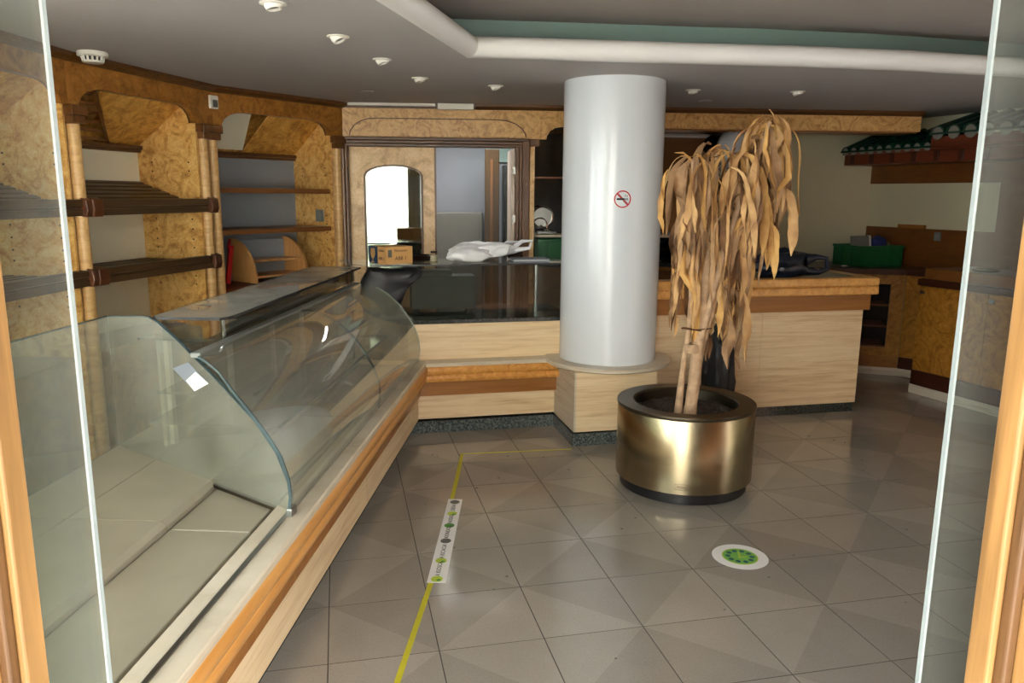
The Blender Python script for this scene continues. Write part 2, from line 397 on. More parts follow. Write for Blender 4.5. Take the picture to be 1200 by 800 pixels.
MB().slab([lo[2], lo[3], lo[4], lo[5], lo[6], lo[7], (6.4, 4.24), (6.4, 9.3), (.728, 9.3)], CZ, ZC1).build('lower_ceiling_panel', M['ceiling'], cl)
MB().slab([(4.5, 4.24), (4.5, -.1), (6.4, -.6), (6.4, 4.24)], CZ, ZC1).build('lower_ceiling_panel', M['ceiling'], cl)
MB().box(WF, -3.4, 6.4, -.8, 9.3, 2.66, 2.7).build('upper_ceiling_panel', M['upper_ceiling'], cl)
prof = [(.0, CZ), (-.03, CZ+.004), (-.055, CZ+.018), (-.07, CZ+.042), (-.074, CZ+.065), (-.066, CZ+.09), (-.045, CZ+.108), (0, CZ+.112), (.05, CZ+.112), (.05, CZ+.03)]
offs = {d: off(LIP, d) for d, z in prof}
for a, b_ in ((0, 2), (2, 7)):
    MB().loft([[Vector((*offs[d][i], z)) for d, z in prof] for i in range(a, b_+1)]).build('cove_lip', M['lip'], cl, smooth=True)
tl = off(LIP, .30); tl2 = off(LIP, .33)
MB().loft([[Vector((*tl[i], 2.42)), Vector((*tl[i], 2.665)), Vector((*tl2[i], 2.665)), Vector((*tl2[i], 2.42))] for i in range(0, 8)]).build('teal_cove_band', M['teal'], cl)

# ------------------------------------------------------------------ SETTING: walls
def wall(name, label, mb, mat, **k): return mb.build(name, mat, kind='structure', label=label, cat='wall', **k)
wall('wall_left', 'cream wall behind the left shelving bays', MB().slab([(-2.45, 3.45), (-2.2, 5.1), (-1.75, 6.2), (-.75, 7.2), (-.2, 7.3), (-.2, 7.5), (-.85, 7.3), (-1.85, 6.3), (-2.3, 5.1), (-2.55, 3.45)], 0, 2.66), M['cream'])
wb = wall('wall_back', 'dim cream plastered back wall behind the right counter', MB().box(F3, 3.42, 5.3, 1.04, 1.12, 0, CZ), M['cream'])
MB().box(F3, 3.40, 3.46, .40, 1.1, 0, CZ).build('return_panel', M['cream'], wb)
wr = wall('wall_right', 'cream side wall with brown wood panelling behind the cabinets', MB().box(F4, -.05, 7.4, 0, .08, 0, 2.66), M['cream'])
MB().box(F4, .0, 1.9, -.012, 0, 1.79, 2.03).build('upper_wood_panel', M['brown_panel'], wr)
MB().box(F4, .0, 1.9, -.012, 0, .9, 1.365).build('lower_wood_panel', M['brown_panel'], wr)
MB().box(F4, 1.42, 1.9, -.013, 0, 1.365, 1.79).build('side_wood_panel', M['brown_panel'], wr)
wf = thing('wall_front', 'shop front header and piers around the entrance', 'wall', F5(1, -.1, 0), kind='structure')
MB().box(F5, -3.2, 1.30, -.12, 0, 2.34, 2.7).build('header', M['ceiling'], wf)
MB().box(F5, 1.30, 7.2, -.12, 0, 0, 2.7).build('pier', M['brown_panel'], wf)
MB().box(F5, -3.2, -2.75, -.12, 0, 0, 2.34).build('pier', M['ceiling'], wf)
MB().box(F5, -2.75, -.2, -.12, 0, 0, .4).build('sill_wall', M['travertine'], wf)
def jamb(name, label, s0, s1, side):
    t = thing(name, label, 'door frame', F5((s0+s1)/2, -.08, 0), kind='structure')
    MB().box(F5, s0, s1, -.12, -.03, 0, 2.34).build('post', M['jamb'], t, bevel=.006)
    a, b = (s1, s1+.012) if side > 0 else (s0-.012, s0)
    MB().box(F5, a, b, -.09, -.035, 0, 2.34).build('bead', M['jamb_dark'], t, bevel=.003)
    c, d = (b, b+.01) if side > 0 else (a-.01, a)
    MB().box(F5, c, d, -.075, -.035, 0, 2.34).build('outer_bead', M['jamb'], t, bevel=.003)
jamb('trim_1', 'oak entrance jamb on the side of the display counter', -.2, -.063, 1)
jamb('trim_2', 'oak entrance jamb on the side away from the display counter', 1.115, 1.3, -1)
def door_leaf(name, label, s0, s1, edge):
    t = thing(name, label, 'glass door', F5((s0+s1)/2, .03, 0), kind='structure')
    MB().box(F5, s0, s1, .021, .029, .012, 2.335).build('glass_pane', M['glass_door'], t)
    e0, e1 = (s1, s1+.003) if edge > 0 else (s0-.003, s0)
    MB().box(F5, e0, e1, .0208, .0292, .012, 2.335).build('polished_edge', M['door_edge'], t)
door_leaf('door_1', 'frameless glass door leaf standing open beside the display counter', -1.1, -.003, 1)
door_leaf('door_2', 'frameless glass door leaf standing open in front of the right cabinets', 1.074, 2.2, -1)
def window(name, label, s0, s1, z0):
    t = thing(name, label, 'window', F5((s0+s1)/2, -.05, z0), kind='structure')
    MB().box(F5, s0, s1, -.062, -.055, z0, 2.34).build('glass_pane', M['glass'], t)
    for a, b in ((s0, s0+.05), (s1-.05, s1)): MB().box(F5, a, b, -.09, -.03, z0, 2.34).build('frame', M['jamb'], t)
window('window_1', 'shop window beside the display deck', -2.75, -.2, .4)
w3 = thing('added_window_2', 'unseen side window added to light the bread shelving', 'window', (-2.8, 2.5, 0), kind='structure')  # unseen glazing, added so more daylight reaches the left bays
FW = Fr(-3.3, 1.62, .85, 1.83)
MB().box(FW, 0, 2.02, -.01, .0, .4, 2.34).build('glass_pane', M['glass'], w3)
MB().box(FW, 0, 2.02, -.06, .06, 0, .4).build('sill_wall', M['travertine'], w3)
MB().box(FW, 0, 2.02, -.06, .06, 2.34, 2.7).build('header', M['ceiling'], w3)
for a, b in ((0, .06), (.98, 1.04), (1.96, 2.02)): MB().box(FW, a, b, -.04, .04, .4, 2.34).build('frame', M['jamb'], w3)
MB().slab([(-14, -14), (14, -14), (14, -.6), (F5(2, -.1, 0).x, F5(2, -.1, 0).y), (-3.3, 1.6), (-2.5, 3.4), (-3.6, 3.5), (-3.6, 9), (-14, 9)], -.12, -.02).build('pavement', M['pavement'], kind='structure', label='pale street pavement outside the shop', cat='pavement')
MB().box(WF, -14, 14, -13, -12.5, -.02, 7.5).build('street_facade', M['facade'], kind='structure', label='pale building front across the street', cat='building')
def portal(fr, s0, s1, z0, z1):
    ld = bpy.data.lights.new('daylight_portal', 'AREA'); ld.shape = 'RECTANGLE'; ld.size = s1-s0; ld.size_y = z1-z0; ld.cycles.is_portal = True
    o = bpy.data.objects.new('daylight_portal', ld); COL.objects.link(o)
    z = -Vector((fr.n[0], fr.n[1], 0)); x = Vector((fr.d[0], fr.d[1], 0)); y = z.cross(x)
    m = Matrix((x, y, z)).transposed().to_4x4(); m.translation = fr((s0+s1)/2, -.13, (z0+z1)/2); o.matrix_world = m
portal(F5, -2.75, 1.3, .02, 2.34)
portal(Fr(-2.45, 3.45, -.85, -1.83), 0, 2.02, .4, 2.34)

MB().box(WF, -3.6, 6.7, 9.25, 9.35, -.05, 2.7).build('rear_closure', M['ceiling'], wb)  # unseen shell boxes, this and the next, added to stop sun leaking in
MB().box(WF, -3.6, -3.5, 3.5, 9.25, -.05, 2.7).build('side_closure', M['ceiling'], wb)
# round column
MB().lathe((1.83, 5.1, 0), [(.337, .535), (.337, CZ)], 96).build('column', M['column'], kind='structure', label='thick white round column standing on the stone pedestal', cat='column', smooth=True)
# ------------------------------------------------------------------ left shelving bays
def slat_shelf(fr, par, s0, s1, zf, zb, depth, zlo, zhi):
    sh = MB().along(fr, [(-.042, zlo), (-.042, zlo+.036), (-.034, zlo+.04), (-.034, zlo+.05), (-.042, zlo+.054), (-.042, zhi-.004), (-.036, zhi), (.008, zhi), (.008, zlo)], s0+.02, s1-.02).build('slatted_shelf', M['slat'], par)
    for a, b in ((s0-.03, s0+.05), (s1-.05, s1+.03)):
        MB().along(fr, [(-.06, zlo-.006), (-.072, zlo+.03), (-.066, zhi), (-.03, zhi+.012), (.0, zhi+.006), (.0, zlo)], a, b).build('end_bracket', M['bracket'], sh, bevel=.006)
    n = 7
    for k in range(n):
        t = .03+(depth-.05)*k/(n-1); z = zf+(zb-zf)*(t/depth)
        dz = (zb-zf)/depth*.02
        MB().along(fr, [(t, z-.018), (t+.04, z-.018+2*dz), (t+.04, z+2*dz), (t, z)], s0, s1).build('slat', M['slat'], sh)
    MB().along(fr, [(.0, zf-.03), (depth, zb-.03), (depth, zb-.002), (0, zf-.002)], s1-.02, s1).build('end_bearer', M['slat'], sh)
def fascia_poly(s0, s1, a0, a1, zt=2.23, zb=2.12, top=2.355, r=.15, q=.2):
    p = [(s0, top), (s0, zb), (a0, zb)]
    p += [(a0+q-q*math.cos(math.radians(x))*1.0, zb+(zt-zb)*math.sin(math.radians(x))) for x in (10, 30, 50, 70, 90)]
    p += [(a1-r+r*math.cos(math.radians(x)), zb+(zt-zb)*math.sin(math.radians(x))) for x in (90, 70, 50, 30, 10)]
    p += [(a1, zb), (s1, zb), (s1, top)]
    return p
def pillar(fr, par, s, t=-.005, z0=.0, r=.036, tall=2.02):
    p = fr(s, t, 0)
    c = MB().lathe((p.x, p.y, 0), [(r, z0), (r, tall)], 20).build('column_shaft', M['column_wood'], par, smooth=True)
    for k, (w, a, b) in enumerate(((.058, 2.065, 2.12), (.046, 2.02, 2.065))):
        MB().box(fr, s-w, s+w, t-w, t+.05, a, b).build('capital', M['dark_wood_v'], c, bevel=.004)
    for k in range(7):
        x = s-.04+.08*k/6
        MB().box(fr, x-.004, x+.004, t-.0475, t-.045, 2.024, 2.062).build('flute', M['dark_wood_v'], c)
def bay(fr, label, w, loc_s, left_pillar, right_pillar, s_in0, s_in1, shelves, hood0, hood1, hood_mat, back_mat, louvre=False, crown=(0, 1)):
    root = thing('shelving_bay', label, 'shelving', fr(w/2, 0, 0), group='curved row of burl shelving bays')
    MB().prism(fr, fascia_poly(loc_s, w, s_in0+.04, s_in1-.02), -.015, .02).build('arched_fascia', M['burl_fascia'], root)
    MB().prism(fr, [(s, z) for s, z in fascia_poly(loc_s, w, s_in0+.04, s_in1-.02)[2:14]]+[(s, z+.012) for s, z in fascia_poly(loc_s, w, s_in0+.04, s_in1-.02)[2:14]][::-1], .02, .035).build('arch_bead', M['dark_wood'], root)
    MB().along(fr, [(-.07, CZ-.002), (-.07, 2.372), (-.045, 2.358), (-.02, 2.35), (.02, 2.35), (.02, CZ-.002)], -.01, w+.01).build('crown_moulding', M['dark_wood'], root)
    D = .47
    MB().box(fr, s_in0-.02, s_in1+.02, D+.02, D+.03, .0, CZ-.002).build('carcass_back', M['burl_hood'], root)
    MB().box(fr, s_in0-.02, s_in1+.02, .03, D+.02, 2.345, 2.36).build('carcass_top', M['burl_hood'], root)
    for s, k in ((s_in0, -1), (s_in1, 1)):
        p = MB().box(fr, min(s, s+.02*k), max(s, s+.02*k), .0, D, .0, 2.34).build('side_panel', M['burl_side'], root)
        h = MB()
        for z in (1.86, 1.80, 1.47, 1.40, 1.33, 1.27, 1.07, 1.01):
            for t in (.07, .36):
                q = fr(s-.001*k, t, z); h.lathe(q, [(.006, -.001), (.006, .001)], 8, axis=(fr.d[0], fr.d[1], 0))
        h.build('pin_holes', M['void'], p, kind='stuff')
    MB().box(fr, s_in0, s_in1, D, D+.02, .0, 1.94).build('back_panel', back_mat, root)
    hb = .99 if louvre else hood0
    MB().loft([[fr(a_, t, z) for a_, t, z in ((hood0, .075, 2.252+k), (hb, .465, 1.965+k), (hood1, .465, 1.965+k), (hood1, .075, 2.252+k))] for k in (0, .012)]).build('hood_panel', hood_mat, root)
    hd = MB().box(fr, s_in0, s_in1, D-.03, D+.01, 1.925, 1.945).build('hood_trim', M['dark_wood'], root, bevel=.003)
    MB().box(fr, s_in0, s_in1, D-.045, D+.01, 1.945, 1.972).build('hood_trim', M['dark_wood'], root, bevel=.003)
    if louvre:
        lv = MB().loft([[fr(a_+k, t, z+dz) for a_, t, z in ((hood0-.03, .09, 2.235), (hb-.03, .455, 1.962)) for k, dz in ((0, 0), (.03, 0), (.03, .02), (0, .02))][:4],
                        [fr(hb-.03+k, .455, 1.962+dz) for k, dz in ((0, 0), (.03, 0), (.03, .02), (0, .02))]]).build('grille_stile', M['shelf_wood'], root)
        for k in range(6):
            u = .08+.84*k/5; t = .09+.365*u; z = 2.235-.273*u; sx = hood0-.03+(hb-hood0)*u
            MB().box(fr, s_in0, sx, t, t+.022, z, z+.016).build('grille_bar', M['shelf_wood'], lv)
        MB().along(fr, [(.14, 2.34), (.465, 2.08), (.468, 2.09), (.15, 2.345)], s_in0, hood0+.35).build('grille_back', M['burl_side'], root)
    if left_pillar is not None: pillar(fr, root, left_pillar)
    if right_pillar is not None: pillar(fr, root, right_pillar)
    for sh in shelves:
        if sh[0] == 'slat': slat_shelf(fr, root, s_in0+.05, s_in1+.09, *sh[1:])
        else:
            MB().box(fr, s_in0, s_in1+.02, .02, D-.02, sh[1], sh[2]).build('shelf', M['shelf_wood'], root, bevel=.004)
    MB().box(fr, s_in0, s_in1, .03, D, 0, .92 if not louvre else .72).build('base_cabinet', M['burl_fascia'], root)
    if sh[0] != 'slat': MB().box(fr, s_in0, s_in1, -.06, D, .92, .96).build('base_top', M['red_brown'], root, bevel=.006)
    return root
SL = [('slat', 1.565, 1.725, .46, 1.52, 1.612), ('slat', 1.185, 1.19, .46, 1.128, 1.216)]
bay(F1, 'slatted bread shelving bay with a barred grille under its arched fascia', 1.4635, .125, .16, 1.335, .17, 1.27, SL, .47, 1.27, M['burl_hood'], M['cream_back'], True)
bay(Fr(F0(-1.29, 0, 0).x, F0(-1.29, 0, 0).y, *F0.d), 'slatted bread shelving bay seen through the open glass door', 1.29, 0, None, None, .05, 1.25, SL, .3, 1.25, M['burl_hood'], M['cream_back'], True)
bay(F2, 'shelving bay with flat wooden shelves and blue-grey back beside the mirrored door', 1.2107, 0, -.01, 1.145, .03, 1.08, [('flat', 1.652, 1.69), ('flat', 1.346, 1.383)], .56, 1.08, M['burl_hood'], M['bluegrey'])
hp = [o for o in COL.objects if o.get('label', '').startswith('shelving bay with flat')][0]
MB().along(F2, [(.30, 2.27), (.44, 1.99), (.45, 1.995), (.31, 2.275)], .03, .555).build('cream_hood_panel', M['cream_back'], hp)
MB().box(F2, 1.062, 1.079, .1, .19, 1.42, 1.52).build('socket_plate', M['grey_metal'], hp)

# ------------------------------------------------------------------ back fascia, door and mirror bar
bf = thing('back_fascia', 'pale burl header with a raised arched panel over the back doorway', 'fascia', F3(1, 0, 2.12))
r = .15
pf = [(0, 2.355), (0, 2.12), (1.72, 2.12)]+[(1.72+.13*(1-math.cos(math.radians(a))), 2.12+.105*math.sin(math.radians(a))) for a in (15, 40, 65, 90)]+[(5.03, 2.225), (5.03, 2.355)]
MB().prism(F3, pf, -.01, .03).build('header_board', M['burl_back'], bf)
ap = [(.07, 2.13)]+[(.28-.21*math.cos(math.radians(a)), 2.13+.14*math.sin(math.radians(a))) for a in (15, 35, 55, 75, 90)]+[(1.30+.24*math.sin(math.radians(a)), 2.13+.14*math.cos(math.radians(a))) for a in (0, 20, 40, 60, 78)]+[(1.54, 2.13)]
MB().prism(F3, ap, -.022, -.01).build('arched_panel', M['burl_back'], bf, bevel=.003)
MB().along(F3, [(-.06, CZ-.002), (-.06, 2.375), (-.03, 2.352), (.02, 2.352), (.02, CZ-.002)], 1.12, 5.03).build('crown_moulding', M['dark_wood'], bf)
MB().along(F3, [(-.03, 2.372), (-.03, 2.354), (.02, 2.354), (.02, 2.372)], .0, 1.12).build('crown_bead', M['dark_wood'], bf)
MB().box(F3, 0.02, .78, -.035, .0, 2.373, CZ-.001).build('pale_gap_strip', M['white'], bf)
MB().box(F3, 2.0, 5.03, .03, .32, 2.215, 2.355).build('soffit', M['brown_band'], bf)
fx = MB().box(F3, .80, 1.10, -.09, -.03, 2.345, CZ-.002).build('emergency_light', M['white'], label='white box-shaped emergency light at the ceiling over the back doorway', cat='light', bevel=.006)
bd2 = MB()
for (a_, b_) in zip(ap[:-1], ap[1:]):
    dx, dz = b_[0]-a_[0], b_[1]-a_[1]; l = math.hypot(dx, dz)
    bd2.prism(F3, [a_, b_, (b_[0]-dz/l*.006, b_[1]+dx/l*.006), (a_[0]-dz/l*.006, a_[1]+dx/l*.006)], -.026, -.01)
bd2.build('arch_bead', M['dark_wood'], bf)
# door surround
ds = thing('trim_3', 'dark moulded wooden surround of the back doorway', 'door surround', F3(.75, 0, 0), kind='structure')
for s0, s1, t0, z1 in ((-.005, .022, -.05, 2.12), (.022, .045, -.03, 2.075), (1.515, 1.575, -.05, 2.12), (1.49, 1.515, -.03, 2.075), (1.46, 1.49, -.015, 2.055)):
    MB().box(F3, s0, s1, t0, .1, 0, z1).build('side_moulding', M['dark_wood_v'], ds, bevel=.006)
for z0, z1, t0 in ((2.095, 2.12, -.06), (2.07, 2.095, -.045), (2.045, 2.07, -.03)):
    MB().box(F3, -.005, 1.575, t0, .1, z0, z1).build('head_moulding', M['dark_wood'], ds, bevel=.005)
pp = thing('trim_4', 'slim burl post between the doorway and the mirror shelves', 'post', F3(1.605, 0, 0), kind='structure')
MB().box(F3, 1.578, 1.622, -.02, .05, 0, 2.06).build('post', M['burl_door'], pp, bevel=.006)
MB().box(F3, 1.575, 1.66, -.04, .06, 2.06, 2.118).build('capital', M['dark_wood_v'], pp, bevel=.006)
dl = thing('door_3', 'pale burl door with an arched mirror pane in the back doorway', 'door', F3(.4, .05, 0), kind='structure')
MB().box(F3, .047, .766, .06, .10, .01, 2.043).build('leaf', M['burl_door'], dl)
mir = [(.185, 1.0), (.648, 1.0), (.648, 1.80)]+arc(.4165, 1.80, .2315, 20, 160, 8, .085)+[(.185, 1.80)]
mir2 = [(.165, .98), (.668, .98), (.668, 1.81)]+arc(.4165, 1.81, .2515, 20, 160, 8, .09)+[(.165, 1.81)]
MB().prism(F3, mir2, .052, .062).build('mirror_frame', M['dark_wood_v'], dl, bevel=.003)
MB().prism(F3, mir, .046, .0535).build('mirror_pane', M['mirror'], dl)
MB().box(F3, .766, .782, .04, .10, .01, 2.043).build('dark_edge', M['dark_wood_v'], dl)
# room behind the doorway
br = thing('wall_rear', 'blue-grey painted wall of the room seen through the back doorway', 'wall', F3(.8, 1.6, 0), kind='structure')
MB().box(F3, -.3, 2.4, 1.6, 1.68, 0, CZ).build('rear_wall', M['bluegrey'], br)
MB().box(F3, -.32, -.25, .12, 1.6, 0, CZ).build('side_wall', M['bluegrey'], br)
MB().box(F3, 2.35, 2.42, .40, 1.6, 0, CZ).build('side_wall', M['bluegrey'], br)
MB().box(F3, 1.27, 1.7, 1.56, 1.6, 1.99, CZ).build('teal_patch', M['teal'], br)
MB().along(F3, [(1.50, .5), (1.55, .5), (1.58, 1.475), (1.53, 1.475)], .45, 1.24).build('grey_board', M['grey_board'], label='plain grey board leaning against the blue-grey wall of the rear room', cat='board', bevel=.02)
gbd = [o for o in COL.objects if o.name == 'grey_board'][0]
MB().along(F3, [(1.494, .55), (1.499, .55), (1.527, 1.44), (1.522, 1.44)], .49, 1.20).build('face_panel', M['grey_board'], gbd, bevel=.015)
ld = bpy.data.lights.new('rear_room_fill', 'AREA'); ld.shape = 'RECTANGLE'; ld.size = 1.2; ld.size_y = .3; ld.energy = 7; ld.color = (1, .98, .94)  # unseen lamp, added in place of the rear room's own window light
lo_ = bpy.data.objects.new('rear_room_fill', ld); COL.objects.link(lo_); lo_.location = F3(.9, .8, 2.33)
rl = thing('added_rear_lamp', 'long white unseen lamp added to light the rear room', 'ceiling light', F3(.9, .8, 2.34))
MB().box(F3, .3, 1.5, .65, .95, 2.335, CZ-.002).build('housing', M['white'], rl, bevel=.005)
ob = thing('door_4', 'dark olive-brown door standing ajar in the rear room', 'door', F3(1.3, 1.2, 0), kind='structure')
MB().box(F3, 1.245, 1.39, 1.18, 1.22, 0, 2.10).build('leaf', M['olive'], ob, bevel=.004)
MB().box(F3, 1.30, 1.325, 1.17, 1.18, .2, 2.0).build('stile_groove', M['dark_wood_v'], ob)
lk = thing('locker', 'tall charcoal locker standing beside the olive door in the rear room', 'locker', F3(1.6, 1.35, 0))
MB().box(F3, 1.44, 1.9, 1.3, 1.56, 0, 1.95).build('body', M['locker'], lk, bevel=.006)
MB().box(F3, 1.455, 1.885, 1.285, 1.3, .05, 1.93).build('door', M['locker'], lk, bevel=.004)
pd = thing('door_5', 'pale door edge with hinges beside the doorway moulding', 'door', F3(1.43, .2, 0), kind='structure')
MB().box(F3, 1.425, 1.458, .06, .5, .01, 2.04).build('leaf', M['pale_door'], pd, bevel=.003)
for z in (1.86, 1.45, 1.2): MB().box(F3, 1.44, 1.462, .045, .06, z-.03, z+.03).build('hinge', M['steel'], pd)
# mirror bar
mb_ = thing('mirror_bar', 'dark mirrored back bar with thin glass shelves behind the column', 'back bar', F3(2.5, .2, 0))
MB().box(F3, 1.634, 3.40, .36, .385, 1.0, 2.225).build('mirror_panel', M['smoked_mirror'], mb_)
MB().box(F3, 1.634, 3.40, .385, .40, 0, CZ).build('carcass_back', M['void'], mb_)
MB().box(F3, 1.634, 3.42, -.05, .36, .0, 1.04).build('base_cupboard', M['burl_fascia'], mb_)
MB().box(F3, 1.634, 3.42, -.07, .36, 1.04, 1.075).build('worktop', M['granite_dark'], mb_, bevel=.004)
for z, h, m in ((1.795, .014, 'shelf_wood'), (1.29, .022, 'ledge')):
    MB().box(F3, 1.634, 3.38, .05, .36, z, z+h).build('shelf', M[m], mb_)
for s in (2.5, 3.38): MB().box(F3, s, s+.02, .1, .36, 1.075, 2.22).build('upright', M['dark_wood_v'], mb_)
cv = thing('convex_mirror', 'round silver convex mirror behind the top of the withered plant', 'mirror', F3(3.46, .1, 1.95))
q = F3(3.42, .12, 2.06)
MB().lathe(q, [(.001, .10), (.06, .094), (.11, .073), (.15, .04), (.168, 0)], 32, axis=(-F3.n[0], -F3.n[1], .15)).build('dome', M['silver_plastic'], cv, smooth=True)
MB().lathe(q, [(.165, -.012), (.175, -.012), (.175, .01), (.165, .01)], 32, axis=(-F3.n[0], -F3.n[1], .15)).build('rim', M['grey_metal'], cv)
MB().tube([q, F3(3.43, .42, 2.06)], .012).build('arm', M['grey_metal'], cv)
sl = thing('slicer', 'chrome meat slicer with round blade guard on the stone shelf by the burl post', 'slicer', F3(1.76, .2, 1.312))
MB().box(F3, 1.66, 1.84, .12, .3, 1.312, 1.34).build('base', M['steel'], sl, bevel=.006)
MB().lathe(F3(1.715, .17, 1.46), [(.10, -.012), (.10, .012), (.085, .018), (.085, -.018)], 28, caps=False, axis=(F3.n[0], F3.n[1], 0)).build('blade_guard', M['chrome'], sl, smooth=True)
MB().lathe(F3(1.715, .185, 1.46), [(.084, -.003), (.084, .003)], 28, axis=(F3.n[0], F3.n[1], 0)).build('blade', M['steel'], sl)
MB().lathe(F3(1.69, .14, 1.39), [(.07, -.01), (.07, .01), (.058, .014), (.058, -.014)], 24, caps=False, axis=(F3.n[0], F3.n[1], 0)).build('wheel', M['chrome'], sl, smooth=True)
MB().tube([F3(1.69, .135, 1.39), F3(1.74, .13, 1.36), F3(1.79, .13, 1.325)], .008).build('handle', M['chrome'], sl)

# ------------------------------------------------------------------ display counter (long stone and wood base on the left)
dc = thing('display_counter', 'long travertine counter base with double orange wood rail and open stone deck', 'counter', FC(-2.1, .3, 0))
S0, S1 = -4.28, 0.0
MB().box(FC, S0, S1, 0, .9, 0, .1).build('plinth', M['granite_dark'], dc)
for a, b in ((-4.28, -3.0), (-2.998, -1.5), (-1.498, -.0)):
    MB().box(FC, a, b, -.055, .3, .1, .3).build('stone_panel', M['travertine'], dc)
MB().box(FC, S0, -.02, -.075, .0, .28, .392).build('brown_band', M['brown_band'], dc)
def rail_prof(n0, n1, z0, z1):
    c = (z0+z1)/2; h = (z1-z0)/2
    return [(-n0, z0), (-n1+.012, z0), (-n1+.003, z0+h*.35), (-n1, c), (-n1+.003, z1-h*.35), (-n1+.012, z1), (-n0, z1)]
MB().along(FC, rail_prof(0, .131, .388, .446), S0, -.03).build('lower_rail', M['rail_case'], dc, smooth=True)
MB().along(FC, rail_prof(0, .140, .446, .502), S0, -.03).build('upper_rail', M['rail_case'], dc, smooth=True)
MB().along(FC, [(.01, .47), (-.118, .47), (-.128, .502), (-.128, .522), (-.122, .53), (.01, .53)], S0, -.0).build('stone_ledge', M['ledge'], dc)
MB().box(FC, S0, -.02, -.06, -.045, .528, .535).build('glazing_channel', M['steel'], dc)
MB().box(FC, S0, -.02, .01, .05, .44, .455).build('deck_groove', M['granite_dark'], dc)
MB().box(FC, S0, -.02, .012, .022, .455, .49).build('groove_bar', M['steel'], dc)
MB().box(FC, S0, -.02, .0, .97, .40, .44).build('deck_bed', M['grey_metal'], dc)
for a, b in ((-4.28, -3.72), (-3.716, -2.722), (-2.718, -1.30), (-1.296, -.02)):
    MB().box(FC, a, b, .05, .335, .44, .5).build('deck_panel', M['deck'], dc, bevel=.004)
    MB().along(FC, [(.34, .44), (.345, .512), (.362, .53), (.70, .53), (.70, .44)], a, b).build('deck_panel', M['deck'], dc)
    MB().along(FC, [(.703, .44), (.703, .53), (.965, .53), (.965, .44)], a, b).build('deck_panel', M['deck'], dc)
MB().box(FC, S0, -.02, .96, .985, 0, .52).build('rear_panel', M['grey_metal'], dc)
MB().box(FC, -.03, 0, .05, .9, .1, .53).build('end_panel', M['travertine'], dc)

# glass display case on it
gc = thing('glass_display_case', 'curved glass bakery display case with inner shelves on the long counter', 'display case', FC(-1.3, .3, .53))
PR = [(.066, .53), (.077, .60), (.072, .67), (.048, .75), (.003, .83), (-.057, .915), (-.128, .985), (-.205, 1.03), (-.285, 1.052), (-.335, 1.055)]
def near_s(n): return -2.64+.225*max(0, (-.10-n)/.235)
def curved(sa, sb, name, mat, th=.007, steps=1):
    b = MB(); inner = []
    for i, (n, z) in enumerate(PR):
        a = PR[max(i-1, 0)]; c = PR[min(i+1, len(PR)-1)]; tx, tz = c[0]-a[0], c[1]-a[1]; l = math.hypot(tx, tz)
        inner.append((n-tz/l*th, z+tx/l*th))
    rings = []
    for (f, k) in ((sa, 0), (sb, 1)):
        rings.append([FC(f(n), -n, z) for n, z in PR]+[FC(f(n), -n, z) for n, z in inner[::-1]])
    return b.loft(rings).build(name, mat, gc, smooth=True)
curved(near_s, lambda n: -1.232, 'curved_pane', M['glass_case'])
curved(lambda n: -1.222, lambda n: -.02, 'curved_pane', M['glass_case'])
curved(lambda n: -1.232, lambda n: -1.222, 'pane_seam', M['glass_edge_mid'], .010)
curved(lambda n: -.02, lambda n: -.008, 'pane_edge', M['glass_edge'], .009)
curved(lambda n: near_s(n)-.008, near_s, 'pane_edge', M['glass_edge_mid'], .010)
MB().prism(Fr(FC(-.03, 0, 0).x, FC(-.03, 0, 0).y, -FC.n[0], -FC.n[1]), [(n, z) for n, z in PR]+[(-.75, 1.05), (-.75, .53)], 0, .008).build('end_pane', M['glass_case'], gc)
# slanting end pane between case and open deck
P0 = FC(-2.60, -.066, 0); P1 = FC(-1.93, .965, 0); e = (P1-P0); EL = math.hypot(e.x, e.y)
FE = Fr(P0.x, P0.y, e.x, e.y)
def u_of(n): return (.066-n)/1.031*EL
ep = [(u_of(n), z) for n, z in ((.06, .523), (.056, .617), (-.003, .732), (-.103, .832), (-.319, .968), (-.483, 1.064), (-.62, 1.135), (-.67, 1.147), (-.72, 1.147), (-.965, 1.117))]
MB().prism(FE, ep+[(EL, .505), (0, .505)], -.005, .005).build('slanted_end_pane', M['glass_veiled'], gc)
edge = MB()
for (a, b) in zip(ep[:-1], ep[1:]):
    dx, dz = b[0]-a[0], b[1]-a[1]; l = math.hypot(dx, dz); nx, nz = -dz/l*.004, dx/l*.004
    edge.prism(FE, [a, b, (b[0]+nx, b[1]+nz), (a[0]+nx, a[1]+nz)], -.0065, .0065)
edge.build('polished_edge', M['glass_edge_mid'], gc)
MB().box(FE, .02, EL, -.008, .008, .505, .518).build('bottom_channel', M['brass_rim'], gc)
MB().box(FC, -2.655, -2.60, -.078, -.056, .525, .56).build('foot_clip', M['steel'], gc, bevel=.004)
MB().box(FC, -4.25, -1.94, .962, .97, .53, 1.117).build('rear_pane', M['glass_veiled'], gc)
MB().box(FC, -4.25, -1.94, .961, .971, 1.117, 1.123).build('rear_pane_edge', M['glass_edge_dark'], gc)
# paper sticker on the slanting pane
stc = FE(u_of(-.235), -.0065, .0)
def stick(u, z): return FE(u, -.0075, z)
MB().loft([[FE(u, t, z) for u, z in ((.723, .957), (.608, .997), (.476, .931), (.575, .885))] for t in (.0055, .0065)]).build('paper_sticker', M['grey_paper'], gc)
MB().loft([[FE(u, t, z) for u, z in ((.63, .92), (.56, .965), (.476, .931), (.575, .885))] for t in (.0066, .0072)]).build('white_print', M['paper'], gc)
